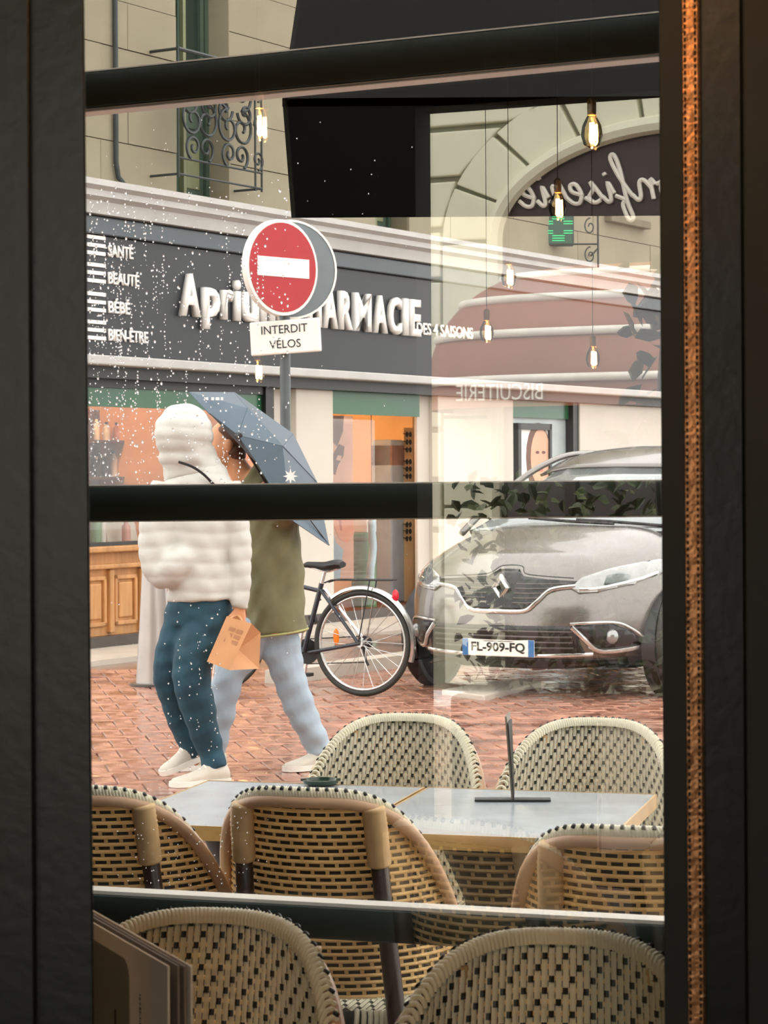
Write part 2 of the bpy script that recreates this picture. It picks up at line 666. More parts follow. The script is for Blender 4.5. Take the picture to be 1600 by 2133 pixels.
m_iron = mat('wrought_iron', lin(52, 58, 58), rough=0.45, metal=0.3)
m_dglass = mat('dark_window_glass', lin(36, 50, 44), rough=0.06, var=0.3, scale=2, spec=0.8)
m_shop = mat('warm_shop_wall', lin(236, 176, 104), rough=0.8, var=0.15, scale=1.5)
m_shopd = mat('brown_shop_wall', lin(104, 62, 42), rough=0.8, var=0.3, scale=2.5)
m_lamp = mat('warm_lamp_tube', (1, 0.7, 0.4), emit=(1.0, 0.62, 0.3), estr=24.0)

bld = thing('pharmacy_building', 'pale stone corner building with the charcoal fronted pharmacy on its ground floor', 'building', FAC)
S0, S1 = -6.2, 9.5
# upper wall of single stone blocks around two green windows
zc = 3.86
zu = 7.0
winA = (S(372), S(481))
winB = (S(786), S(856))
upper = MB().box(S0, winA[0], 0.03, 0.4, zc, zu).box(winA[1] + 0.02, winB[0], 0.03, 0.4, zc, zu).box(winB[1], S1, 0.03, 0.4, zc, zu).box(S0, S1, 0.42, 0.5, zc, zu)
up = upper.build('upper_wall', m_joint, bld)
stone_cache = {}
course = 0.40
rs = random.Random(5)
z = zc + 0.02
r = 0
segs = [(S0, winA[0]), (winA[1], winB[0]), (winB[1], S1)]
while z < zu:
    for a, b in segs:
        n = max(1, round((b - a) / 1.05))
        st_ = (b - a) / n
        edges = [a] + [a + (i + (0.25 if r % 2 else -0.15)) * st_ for i in range(1, n)] + [b]
        for e0, e1 in zip(edges[:-1], edges[1:]):
            key = (round(e1 - e0, 2))
            if key not in stone_cache:
                w_ = key
                stone_cache[key] = MB().box(0.004, w_ - 0.004, 0, 0.04, 0.004, course - 0.004).mesh('stone_block')
                stone_cache[key].materials.append(m_stone)
            o = bpy.data.objects.new('stone_block', stone_cache[key])
            col.objects.link(o)
            o.parent = up
            o.location = (e0, rs.uniform(-0.004, 0.004), z)
    z += course
    r += 1
def green_window(a, b, nm):
    wz0 = zc + 0.02
    w_ = b - a
    fr = MB().box(a, a + 0.05, 0.22, 0.34, wz0, zu).box(b - 0.05, b, 0.22, 0.34, wz0, zu).box(a, b, 0.22, 0.34, wz0, wz0 + 0.06)
    f = fr.build('window_frame', m_shutter, bld)
    for i in range(2):
        l0 = a + 0.05 + i * (w_ - 0.1) / 2
        l1 = l0 + (w_ - 0.1) / 2 - 0.006
        d = MB().box(l0, l1, 0.25, 0.30, wz0 + 0.06, wz0 + 1.25).box(l0, l0 + 0.05, 0.235, 0.3, wz0 + 1.25, zu).box(l1 - 0.05, l1, 0.235, 0.3, wz0 + 1.25, zu)
        leaf = d.build('window_leaf', m_shutter, bld)
        MB().box(l0 + 0.07, l1 - 0.07, 0.235, 0.26, wz0 + 0.16, wz0 + 0.60).build('panel', m_shutl if i else m_shutter, leaf, bevel=0.01)
        MB().box(l0 + 0.07, l1 - 0.07, 0.235, 0.26, wz0 + 0.70, wz0 + 1.18).build('panel', m_shutter, leaf, bevel=0.01)
        MB().box(l0 + 0.05, l1 - 0.05, 0.27, 0.285, wz0 + 1.25, zu).build('pane', m_dglass, leaf)
    MB().box(a + w_ / 2 - 0.02, a + w_ / 2 + 0.02, 0.2, 0.26, wz0, zu).build('meeting_stile', m_shutl, bld)
green_window(*winA, 'a')
green_window(*winB, 'b')
MB().box(winA[1], winA[1] + 0.02, 0.0, 0.34, zc, zu).build('window_reveal', m_stone, bld)
MB().box(S(1262), S(1345), -0.1, 0.02, fs(1300, 470)[1], fs(1300, 470)[1] + 0.09).build('window_sill', m_joint, bld, bevel=0.01)
# wrought iron balcony rail of scrolls
bq = -0.30
ba, bb_ = S(376, bq), S(549, bq)
bz0, bz1 = fs(549, 394, bq)[1], fs(460, 124, bq)[1]
rail = MB()
def ibar(a, b, r=0.011):
    rail.tube([a, b], r, 6)
for z_ in (bz0, bz0 + 0.14, bz1 - 0.12, bz1):
    ibar((ba, bq, z_), (bb_, bq, z_), 0.010 if z_ < bz1 else 0.018)
for x_ in (ba, bb_ - 0.10, bb_):
    ibar((x_, bq, bz0 - 0.03), (x_, bq, bz1 + 0.02))
ibar((bb_, bq, bz1), (bb_, 0.02, bz1), 0.014)
ibar((bb_, bq, bz0), (bb_, 0.02, bz0), 0.012)
ibar((ba, bq, bz1), (ba, 0.02, bz1), 0.014)
ibar((ba, bq, bz0), (ba, 0.02, bz0), 0.012)
ral = rail.build('balcony_rail', m_iron, bld, smooth=True)
def spiral(cx, cz, r0, turns, dirn, a0, n=26):
    pts = []
    for i in range(n):
        t = i / (n - 1)
        a = a0 + dirn * turns * 2 * math.pi * t
        rr = r0 * 1.2 * (1 - 0.84 * t)
        pts.append((cx + rr * math.cos(a), bq, cz + rr * math.sin(a)))
    return pts
bwid = bb_ - 0.1 - ba
bh = bz1 - bz0 - 0.14
sw = 0.0145
for k_ in range(2):
    c0 = ba + bwid * (0.27 + 0.46 * k_)
    for sgn in (-1, 1):
        for (fx, fz, r_, t_, dr, a0) in ((0.11, 0.80, 0.13, 1.4, 1, -1.4), (0.10, 0.42, 0.14, 1.4, -1, 1.6), (0.09, 0.14, 0.095, 1.3, 1, -1.2), (0.15, 0.60, 0.10, 1.2, 1, 3.2)):
            a_ = a0 if sgn > 0 else math.pi - a0
            pts = spiral(c0 + sgn * fx * bwid * 0.9, bz0 + 0.14 + fz * bh * 0.9, r_, t_, dr * sgn, a_)
            MB().tube(pts, sw, 5).build('scroll', m_iron, ral, smooth=True)
for fz in (0.16, 0.5, 0.82):
    MB().tube(spiral(bb_ - 0.06, bz0 + 0.1 + fz * bh, 0.075, 1.4, 1, -1.5), 0.011, 5).build('scroll', m_iron, ral, smooth=True)
# rain pipe running down the wall
pz = [fs(240, y)[1] for y in (-200, 340)]
sp = S(240)
cable = MB().tube([(sp, -0.03, 7.0), (sp, -0.03, pz[1]), (sp + 0.03, -0.03, pz[1] - 0.12), (sp + 0.14, -0.05, zc + 0.02)], 0.022, 8)
cable.build('cable_conduit', m_iron, bld, smooth=True)
# cornice and fascia
cm = MB()
prof = [(0.0, 3.58), (-0.28, 3.60), (-0.30, 3.70), (-0.36, 3.73), (-0.36, 3.78), (-0.41, 3.81), (-0.41, 3.86), (0.0, 3.90)]
n = len(prof)
cm.add([(S0, a, b) for a, b in prof] + [(S1, a, b) for a, b in prof], [tuple(range(n)), tuple(range(2 * n - 1, n - 1, -1))] + [(i, i + n, (i + 1) % n + n, (i + 1) % n) for i in range(n)])
cm.build('cornice', m_corn, bld)
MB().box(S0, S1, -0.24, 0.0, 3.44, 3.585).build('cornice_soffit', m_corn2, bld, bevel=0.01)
fas = MB().box(S0, S1, -0.20, 0.3, 2.45, 3.44).build('fascia', m_fasc, bld, bevel=0.01)
MB().box(S0, S1, -0.27, 0.0, 2.37, 2.45).build('fascia_trim', m_corn, bld, bevel=0.012)
MB().box(S0, S1, -0.12, 0.3, 2.27, 2.37).build('fascia_soffit', m_frame, bld)
TXT = Matrix(((1, 0, 0, 0), (0, 0, -1, 0), (0, 1, 0, 0), (0, 0, 0, 1)))   # xy lettering -> facade, raised toward the street
fq = -0.20
def letters(word, pxa, pxb, z0, zcap, depth, bold, mm=None, caps=True):
    a, b = S(pxa, fq), S(pxb, fq)
    adv = {'i': 0.42, 'm': 1.45, 'r': 0.66, 'I': 0.5, 'M': 1.4, 'p': 0.98, 'u': 0.98, 'A': 1.12, 'P': 1.0, 'E': 0.92, 'C': 1.05}
    tot = sum(adv.get(c, 1.0) for c in word)
    x = a
    for c in word:
        w_ = adv.get(c, 1.0) / tot * (b - a)
        h_, zz = zcap, z0
        if c in 'u' + 'm' + 'r':
            h_ = zcap * 0.72
        if c == 'p':
            h_, zz = zcap * 0.98, z0 - zcap * 0.26
        if c == 'i':
            h_ = zcap * 0.98
        put_text('letter', c, mm or m_white, fas, Matrix.Translation((x + 0.012, fq, zz)) @ TXT, depth, w_ * (0.82 if c != 'i' and c != 'I' else 0.62), h_, bold=bold)
        x += w_
letters('Aprium', 371, 592, 2.835, 0.37, 0.05, 0.03)
letters('PHARMACIE', 604, 874, 2.845, 0.37, 0.05, 0.03)
def flat_text(txt, pxa, pxb, z0, h_, par, m_=None, d=None, bold=0.02):
    a, b = S(pxa, fq), S(pxb, fq)
    put_text('lettering', txt, m_ or m_white, par, Matrix.Translation((a, fq if d is None else d, z0)) @ TXT, 0.015, b - a, h_, bold=bold)
flat_text('DES 4 SAISONS', 868, 985, 2.87, 0.125, fas)
for txt, yb, pxe in (('SANTÉ', 535, 278), ('BEAUTÉ', 592, 290), ('BÉBÉ', 652, 271), ('BIEN-ÊTRE', 710, 308)):
    z_ = fs(228, yb, fq)[1]
    flat_text(txt, 226, pxe, z_, 0.125, fas)
    for k_ in range(3):
        MB().box(S(182, fq), S(220, fq), fq - 0.015, fq, z_ + 0.0 + k_ * 0.065, z_ + 0.03 + k_ * 0.065).build('stripe', m_white, fas)
# ground floor piers
def pier(p0, p1, nm='pier', m_=m_wallw, d0=-0.05, z1=2.27):
    return MB().box(S(p0), S(p1), d0, max(d0 + 0.04, 0.10), 0.12, z1).build(nm, m_, bld, bevel=0.01)
pr = pier(609, 686)
for px in (621, 671):
    s_, z_ = fs(px, 805)
    MB().lathe([(0.0, 0), (0.022, 0), (0.022, 0.02), (0.0, 0.02)], 10, Matrix.Translation((s_, -0.05, z_)) @ Matrix.Rotation(math.pi / 2, 4, 'X')).build('bolt', m_iron, pr)
pier(568, 609, 'window_reveal', m_wallw, 0.06)
pier(880, 905, 'door_reveal', m_wallw, 0.06)
pr = pier(905, 1062)
for px in (960, 1035):
    s_, z_ = fs(px, 826)
    MB().lathe([(0.0, 0), (0.022, 0), (0.022, 0.02), (0.0, 0.02)], 10, Matrix.Translation((s_, -0.05, z_)) @ Matrix.Rotation(math.pi / 2, 4, 'X')).build('bolt', m_iron, pr)
pier(1201, 1420)
MB().box(S0, S(150), -0.05, 0.5, 0.12, 2.27).build('pier', m_wallw, bld, bevel=0.01)
MB().box(S(1420), S1, -0.05, 0.5, 0.12, 2.27).build('pier', m_wallw, bld, bevel=0.01)
m_plinth = mat('dark_granite_plinth', lin(70, 60, 54), rough=0.3, var=0.2, scale=12)
m_step = mat('worn_pale_stone', lin(206, 196, 182), rough=0.4, var=0.12, scale=3)
MB().box(S0, S1, -0.06, 0.0, 0.0, 0.12).build('plinth', m_plinth, bld)
MB().box(S0, S1, -0.85, -0.06, -0.02, 0.03).build('stone_step', m_step, bld)
# left display window on a panelled wooden base
a, b = S(150), S(568)
zsill = fs(230, 1137)[1]
base = MB().box(a, b, 0.02, 0.12, 0.12, zsill).build('panelled_base', m_wood, bld)
MB().box(a, b, -0.07, 0.12, zsill - 0.05, zsill).build('window_ledge', m_wood, base, bevel=0.012)
MB().box(a, b, -0.04, 0.02, zsill - 0.19, zsill - 0.15).build('moulding', m_wood, base, bevel=0.01)
pw = 0.42
x = a + 0.05
while x + pw < b:
    MB().box(x, x + 0.06, -0.02, 0.03, 0.14, zsill - 0.2).build('upright', m_wood, base, bevel=0.008)
    fr = MB()
    x0_, x1_, z0_, z1_ = x + 0.085, x + pw - 0.03, 0.2, zsill - 0.25
    for (p, q, r_, s_) in ((x0_, x1_, z0_, z0_ + 0.035), (x0_, x1_, z1_ - 0.035, z1_), (x0_, x0_ + 0.035, z0_, z1_), (x1_ - 0.035, x1_, z0_, z1_)):
        fr.box(p, q, -0.008, 0.02, r_, s_)
    fr.build('panel_moulding', m_wood, base, bevel=0.006)
    MB().box(x0_ + 0.06, x1_ - 0.06, 0.0, 0.03, z0_ + 0.06, z1_ - 0.06).build('panel', m_wood, base, bevel=0.012)
    x += pw
fw = MB().box(S(551), S(568), -0.02, 0.12, zsill, 2.27).box(a, b, 0.0, 0.1, 2.2, 2.27).box(a, b, 0.0, 0.1, zsill, zsill + 0.03)
fw.build('window_frame', m_frame, bld)
m_pg = pane_mat('shop_glass', 0.06)
MB().add([(a, 0.05, zsill), (b, 0.05, zsill), (b, 0.05, 2.2), (a, 0.05, 2.2)], [(0, 1, 2, 3)]).build('shop_pane', m_pg, bld)
def band(p0, p1, y0, y1, pr_):
    za, zb_ = fs(pr_, y0)[1], fs(pr_, y1)[1]
    MB().box(S(p0), S(p1), 0.03, 0.045, zb_, za).build('green_band', m_green, bld)
band(150, 551, 788, 846, 200)
band(686, 880, 813, 862, 700)
band(1064, 1190, 833, 870, 1100)
# doorway
MB().box(S(686), S(880), 0.02, 0.14, fs(700, 813)[1], 2.27).build('door_head', m_frame, bld)
MB().add([(S(686), 0.05, 0.15), (S(790), 0.05, 0.15), (S(790), 0.05, 2.0), (S(686), 0.05, 2.0)], [(0, 1, 2, 3)]).build('shop_pane', m_pg, bld)
# right window
MB().box(S(1190), S(1201), -0.03, 0.12, 0.12, 2.27).box(S(1062), S(1190), 0.05, 0.12, fs(1100, 833)[1], 2.27).box(S(1062), S(1190), 0.05, 0.12, 0.12, 0.4).build('window_frame', m_frame, bld)
MB().box(S(1062), S(1190), 0.07, 0.09, 0.4, fs(1100, 870)[1]).build('frosted_pane', mat('frosted_window_film', lin(176, 186, 186), rough=0.3, var=0.08), bld)
# the shop inside
din = 2.6
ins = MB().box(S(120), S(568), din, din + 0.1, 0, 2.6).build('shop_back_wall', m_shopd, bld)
MB().box(S(600), S(940) + 1.0, din, din + 0.1, 0, 2.6).build('shop_back_wall', m_shop, bld)
MB().box(S(568) - 0.05, S(568), 0.5, din, 0, 2.6).build('shop_partition', m_shop, bld)
MB().box(S(905) + 0.4, S(905) + 0.5, 0.5, din, 0, 2.6).build('shop_partition', mat('cream_shop_wall', lin(246, 222, 180), rough=0.8, var=0.05), bld)
MB().box(S(100), S(1000), 0.3, din + 0.1, 2.45, 2.6).build('shop_ceiling', m_shop, bld)
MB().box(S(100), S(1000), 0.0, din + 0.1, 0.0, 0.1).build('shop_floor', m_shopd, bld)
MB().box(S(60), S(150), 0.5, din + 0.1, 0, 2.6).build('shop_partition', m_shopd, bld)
MB().box(S(150) , S1, din + 0.12, din + 0.3, 0, 3.8).build('rear_wall', m_joint, bld)
for i, (s_, d_) in enumerate(((S(260), 1.4), (S(440), 1.5), (S(720), 1.3), (S(820), 1.6), (S(780), 2.2))):
    t = thing('ceiling_tube_lamp', ['warm ceiling tube over the left end of the pharmacy window', 'warm ceiling tube at the right end of the pharmacy window',
              'warm ceiling tube just inside the pharmacy door', 'warm ceiling tube over the sunglasses stand', 'warm ceiling tube at the back of the shop'][i], 'lamp', FAC @ Matrix.Translation((s_, d_, 2.38)))
    MB().box(-0.45, 0.45, -0.05, 0.05, 0.04, 0.07).build('housing', m_white, t)
    MB().tube([(-0.43, 0, 0.015), (0.43, 0, 0.015)], 0.025, 8).build('tube', m_lamp, t)

def at_fac(s_, d_, z_):
    return FAC @ Matrix.Translation((s_, d_, z_))
# shelves with products
m_bot = [mat('bottle_' + n_, lin(*c), rough=0.35, var=0.08) for n_, c in (('white', (236, 232, 222)), ('green', (118, 168, 110)), ('amber', (190, 118, 60)), ('black', (40, 36, 34)), ('pink', (222, 160, 140)))]
cname = ['white', 'green', 'amber', 'black', 'pink']
def bottle(M, ci, h_, r_, label, group):
    t = thing('bottle', label, 'bottle', M, group)
    MB().lathe([(r_, 0), (r_, h_ * 0.68), (r_ * 0.45, h_ * 0.8), (r_ * 0.45, h_ * 0.86)], 10).build('body', m_bot[ci], t, smooth=True)
    MB().lathe([(r_ * 0.5, h_ * 0.86), (r_ * 0.5, h_)], 10).build('cap', m_bot[3 if ci != 3 else 0], t, smooth=True)
rb = random.Random(11)
ORD = ['', 'first', 'second', 'third', 'fourth', 'fifth', 'sixth', 'seventh', 'eighth', 'ninth', 'tenth', 'eleventh', 'twelfth', 'thirteenth', 'fourteenth', 'fifteenth', 'sixteenth']
def shelf_unit(s0_, s1_, d_, zs, label, m_, grp):
    t = thing('shelf_unit', label, 'shelf', at_fac(s0_, d_, 0.1))
    w_ = s1_ - s0_
    MB().box(0, w_, 0.3, 0.33, 0, 2.0).build('back_panel', m_, t)
    for x_ in (0, w_ - 0.03):
        MB().box(x_, x_ + 0.03, 0, 0.3, 0, 2.0).build('side_panel', m_, t)
    for zi, z_ in enumerate(zs):
        MB().box(0.03, w_ - 0.03, 0.0, 0.3, z_ - 0.03, z_).build('shelf_board', m_, t)
        x_ = 0.1
        ord_ = 0
        while x_ < w_ - 0.1:
            if rb.random() < 0.85:
                ord_ += 1
                c = rb.choice([0, 0, 2, 3, 3, 4])
                bottle(at_fac(s0_ + x_, d_ + 0.1, 0.1 + z_ + 0.0005), c, rb.uniform(0.16, 0.26), rb.uniform(0.03, 0.045), grp[1] % (cname[c], ORD[ord_], ('bottom', 'lower', 'upper', 'top')[zi]), grp[0])
            x_ += rb.uniform(0.12, 0.19)
shelf_unit(S(200, 1.6), S(420, 1.6), 1.7, (0.5, 0.95, 1.35, 1.7), 'brown shelf unit seen through the left pharmacy window', m_shopd, ('products behind the left pharmacy window', '%s bottle, %s from the left on the %s shelf behind the left shop window'))
shelf_unit(S(725, 1.9), S(800, 1.9), 1.95, (0.45, 0.8, 1.15, 1.5), 'dark product shelf inside the lit pharmacy doorway', m_frame, ('products inside the pharmacy doorway', '%s bottle, %s from the left on the %s shelf inside the pharmacy doorway'))
# goods on the ledge of the left window
for px, ci, h_, r_ in ((199, 1, 0.32, 0.05), (212, 0, 0.30, 0.035), (262, 4, 0.22, 0.04)):
    bottle(at_fac(S(px, 0.2), 0.2, zsill + 0.001), ci, h_, r_, {1: 'tall green bottle at the left end of the window ledge', 0: 'slim white bottle on the window ledge beside the green bottle', 4: 'short pink bottle on the ledge near the bollard'}[ci], 'bottles on the window ledge')
MB().box(S(150), S(568), 0.12, 0.5, zsill - 0.03, zsill).build('window_board', m_wood, bld)
card = thing('display_card', 'pale cardboard display leaning on the ledge of the left pharmacy window', 'display', at_fac(S(225, 0.3), 0.3, zsill))
MB().hexa([(0, 0, 0), (0.42, 0, 0), (0.42, 0.02, 0), (0, 0.02, 0)], [(0, 0.06, 0.26), (0.42, 0.06, 0.26), (0.42, 0.08, 0.26), (0, 0.08, 0.26)]).build('card', mat('pale_card', lin(214, 214, 200), rough=0.8, var=0.06), card)
MB().box(0.02, 0.2, 0.02, 0.05, 0.2, 0.34).build('header_card', m_white, card)
# posters: printed boards
m_skin_p = mat('printed_skin', lin(226, 176, 146), rough=0.5, var=0.08, scale=3)
m_hair_p = mat('printed_brown_hair', lin(112, 74, 56), rough=0.5, var=0.2)
m_blue_p = mat('printed_pale_blue', lin(168, 190, 200), rough=0.5, var=0.12, scale=3)
m_lip_p = mat('printed_rose', lin(206, 120, 104), rough=0.5)
def oval(cx, cz, rx, rz, n=18, a0=0, a1=2 * math.pi):
    return [(cx + rx * math.cos(a0 + (a1 - a0) * i / n), cz + rz * math.sin(a0 + (a1 - a0) * i / n)) for i in range(n)]
def P2(px, py, d_):
    return fs(px, py, d_)
dq = 0.09
po = thing('window_poster', 'tall cosmetics poster of a face and hand in the left of the pharmacy doorway', 'poster', at_fac(0, 0, 0))
s0_, zt_ = P2(688, 866, dq)
s1_, zb_ = P2(737, 1205, dq)
MB().box(s0_, s1_, dq, dq + 0.02, zb_, zt_).build('board', m_skin_p, po)
def shape(pxs, m_, lay):
    MB().prism([P2(px, py, dq) for px, py in pxs], dq - 0.002 * lay, dq - 0.002 * lay + 0.0015).build('print', m_, po)
shape([(688, 866), (716, 866), (714, 900), (702, 930), (688, 915)], m_hair_p, 1)
shape([(690, 985), (694, 945), (706, 925), (717, 930), (715, 950), (704, 968), (698, 990)], m_hair_p, 2)
shape([(699, 958), (703, 948), (711, 950), (709, 960)], m_skin_p, 3)
shape([(688, 1092), (700, 1130), (715, 1145), (708, 1205), (688, 1205)], m_blue_p, 1)
shape([(688, 1075), (735, 1075), (737, 1110), (722, 1132), (705, 1120)], mat('printed_warm_hand', lin(236, 160, 120), rough=0.5, var=0.1), 2)
shape([(705, 1078), (709, 1078), (712, 1105), (708, 1105)], m_lip_p, 3)
po2 = thing('framed_poster', 'black framed portrait poster behind the bonnet of the grey car', 'poster', at_fac(0, 0, 0))
d2 = 0.02
a0_, zt_ = P2(1075, 881, d2)
a1_, zb_ = P2(1146, 1025, d2)
fr = MB()
for (p, q, r_, s_) in ((a0_, a1_, zt_ - 0.07, zt_), (a0_, a1_, zb_, zb_ + 0.07), (a0_, a0_ + 0.07, zb_, zt_), (a1_ - 0.05, a1_, zb_, zt_)):
    fr.box(p, q, d2 - 0.03, d2 + 0.04, r_, s_)
fr.build('frame', m_frame, po2)
MB().box(a0_ + 0.05, a1_ - 0.04, d2, d2 + 0.04, zb_ + 0.05, zt_ - 0.05).build('print', m_white, po2)
cx_, cz_ = P2(1121, 935, d2)
w_ = a1_ - a0_
MB().prism(oval(cx_ + 0.0, cz_ - 0.1, w_ * 0.36, 0.40), d2 - 0.004, d2 - 0.001).build('print', m_hair_p, po2)
MB().prism(oval(cx_ + 0.05, cz_ - 0.1, w_ * 0.30, 0.33), d2 - 0.007, d2 - 0.004).build('print', m_skin_p, po2)
for dx in (-0.05, 0.10):
    MB().prism(oval(cx_ + 0.02 + dx, cz_ - 0.04, 0.045, 0.018, 10), d2 - 0.009, d2 - 0.007).build('print', m_hair_p, po2)
MB().prism(oval(cx_ + 0.05, cz_ - 0.24, 0.055, 0.02, 10), d2 - 0.009, d2 - 0.007).build('print', m_lip_p, po2)
# sunglasses stand
m_sgb = mat('pale_blue_stand', lin(178, 196, 208), rough=0.5, var=0.08)
sg = thing('sunglasses_stand', 'tall pale blue sunglasses stand inside the pharmacy doorway', 'display stand', at_fac(S(816, 0.5), 0.5, 0.1))
sw_ = S(842, 0.5) - S(816, 0.5)
MB().box(0, sw_, 0, 0.25, 0, 1.72).build('column', m_sgb, sg, bevel=0.02)
MB().box(0, sw_, -0.005, 0.25, 1.45, 1.66).build('header_print', mat('stand_header', lin(150, 120, 110), rough=0.5, var=0.3), sg)
MB().box(sw_, sw_ + 0.35, 0.0, 0.02, 0.0, 1.85).build('mirror_board', mat('cream_board', lin(244, 214, 168), rough=0.6, var=0.06), sg)
m_lens = mat('black_lens', lin(30, 34, 34), rough=0.1)
proto = None
for k_, py in enumerate((905, 921, 937, 962, 977, 992, 1093, 1107, 1122)):
    s_, z_ = fs(851, py, 0.465)
    M = at_fac(s_, 0.465, z_)
    if proto is None:
        t = thing('sunglasses', 'pair of black sunglasses hooked on the pale blue stand', 'sunglasses', M, 'sunglasses on the stand')
        for dx in (-0.035, 0.035):
            MB().lathe([(0.028, 0), (0.03, 0.003), (0.0, 0.005)], 12, Matrix.Translation((dx, 0, 0)) @ Matrix.Rotation(math.pi / 2, 4, 'X')).build('lens', m_lens, t)
            MB().tube([(dx * 1.9, 0, 0.01), (dx * 1.8, 0.03, 0.012), (dx * 0.2, 0.032, 0.0)], 0.003, 5).build('temple', m_lens, t)
        MB().tube([(-0.012, 0, 0.008), (0, 0, 0.012), (0.012, 0, 0.008)], 0.003, 5).build('bridge', m_lens, t)
        proto = t
    else:
        t = copy_tree(proto)
        t.matrix_world = M
    t['label'] = 'black sunglasses, %s from the top on the pale blue stand' % ORD[k_ + 1]
# goods in the doorway: green drum, hanging stocking
dr = thing('green_canister', 'green cylindrical canister standing in the pharmacy doorway below the poster', 'canister', at_fac(S(757, 0.42), 0.42, 0.1))
MB().lathe([(0.13, 0), (0.13, 0.74), (0.12, 0.76)], 20).build('body', mat('canister_green', lin(86, 118, 74), rough=0.4), dr, smooth=True)
MB().lathe([(0.135, 0.68), (0.135, 0.71)], 20).build('band', m_shutl, dr, smooth=True)
MB().box(-0.09, 0.09, -0.1, 0.1, 0.76, 1.0).build('label_box', m_white, dr, bevel=0.01)
sk = thing('display_stocking', 'grey blue stocking form hanging in the pharmacy doorway', 'stocking', at_fac(S(774, 0.2), 0.2, 0.0))
MB().tube(catmull([(0, 0, 1.0), (0.0, 0, 0.86), (0.02, 0, 0.72), (0.0, 0, 0.60), (-0.03, 0, 0.5), (-0.04, 0, 0.40)]), [0.035, 0.04, 0.045] + [0.04] * 28, 10).build('leg_form', m_blue_p, sk, smooth=True)
MB().tube([(0, 0, 1.0), (0, 0, 2.1)], 0.004, 5).build('cord', m_iron, sk)

# green cross sign above the right end of the fascia
cr = thing('pharmacy_cross_sign', 'green lit pharmacy cross sign on a scrolled iron bracket', 'sign', Matrix.Translation(P(1163, 480, 26.0)))
sc_ = 26.0 / FPX
hw, hh = 33 * sc_, 40 * sc_
MB().box(-hw, hw, 0, 0.16, -0.17, hh + 0.14).build('box', m_iron, cr, bevel=0.01)
m_cross = mat('green_led', lin(30, 130, 80), emit=lin(40, 200, 120), estr=0.5, rough=0.4)
MB().box(-hw + 0.02, hw - 0.02, -0.008, 0.0, -0.15, hh + 0.12).build('face', mat('dark_green_panel', lin(22, 74, 52), rough=0.3), cr)
for i in range(5):
    q_ = 0.05 + i * 0.028
    for z_ in (q_, -q_ + 0.02):
        l_ = 0.12 if i >= 2 else 0.165
        if i < 2:
            for sg_ in (-1, 1):
                MB().box(sg_ * 0.06, sg_ * l_, -0.016, -0.008, z_ + 0.02, z_ + 0.03).build('light_bar', m_cross, cr)
        else:
            MB().box(-0.07, 0.07, -0.016, -0.008, z_ + 0.02, z_ + 0.03).build('light_bar', m_cross, cr)
br = MB().tube([(hw, 0.08, hh + 0.1), (hw + 0.3, 0.08, hh + 0.1)], 0.012, 6)
br.tube([(hw + 0.28, 0.08, hh + 0.2), (hw + 0.28, 0.08, -0.42)], 0.012, 6)
br.tube([(hw, 0.08, -0.15), (hw + 0.28, 0.08, -0.15)], 0.012, 6)
for z_ in (0.05, -0.28):
    pts = []
    for i in range(24):
        t_ = i / 23
        a_ = 1.5 + t_ * 8
        pts.append((hw + 0.19 + 0.07 * (1 - 0.8 * t_) * math.cos(a_), 0.08, z_ + 0.10 * (1 - 0.8 * t_) * math.sin(a_)))
    br.tube(pts, 0.009, 5)
br.tube([(hw + 0.28, 0.08, -0.2), (hw + 0.28, 1.6, -0.2)], 0.012, 6)
br.build('bracket', m_iron, cr, smooth=True)

# kerb, ramp slab and bollard
kb = bpy.data.objects.new('kerb', None)
col.objects.link(kb)
tag(kb, 'pale stone kerb behind the bicycle wheel', 'kerb', kind='structure')
k0 = PZ(600, 1425, 0.0)
kme = MB().hexa([(0, 0, -0.05), (0.88, 0, -0.05), (0.88, 0.2, -0.05), (0, 0.2, -0.05)], [(0.01, 0.02, 0.09), (0.87, 0.02, 0.09), (0.87, 0.2, 0.09), (0.01, 0.2, 0.09)]).mesh('kerb_stone')
kme.materials.append(m_step)
for i in range(9):
    o = bpy.data.objects.new('kerb_stone', kme)
    col.objects.link(o)
    o.parent = kb
    o.matrix_world = frame(FE, FI, k0 + FE * (0.9 * i))
rp2 = MB()
pp = [PZ(x, y, 0) for x, y in ((920, 1447), (1010, 1460), (1128, 1430), (1105, 1424), (1010, 1430))]
rp2.prism([(p.x, p.y) for p in pp], -0.01, 0.035, 'xy')
tag(rp2.build('ramp_slab', m_step, bevel=0.008), 'pale stone ramp slab on the paving in front of the grey car', 'slab')
bo_p = PZ(322, 1427, 0.0)
bo = thing('bollard', 'grey tapered metal bollard standing behind the person in the white coat', 'bollard', Matrix.Translation(bo_p))
m_bol = mat('grey_painted_metal', lin(178, 170, 164), rough=0.25, var=0.08, metal=0.3)
m_bold = mat('dark_metal_cap', lin(92, 88, 86), rough=0.3, metal=0.4)
MB().lathe([(0.17, 0.0), (0.17, 0.015), (0.135, 0.02)], 24).build('base_flange', m_bold, bo, smooth=True)
MB().lathe([(0.132, 0.015), (0.105, 0.4), (0.075, 0.94), (0.088, 0.95), (0.088, 0.975), (0.05, 0.985)], 24).build('shaft', m_bol, bo, smooth=True)
MB().lathe([(0.055, 0.98), (0.062, 1.0), (0.062, 1.06), (0.085, 1.075), (0.085, 1.10), (0.04, 1.14), (0.0, 1.15)], 24).build('cap', m_bold, bo, smooth=True)

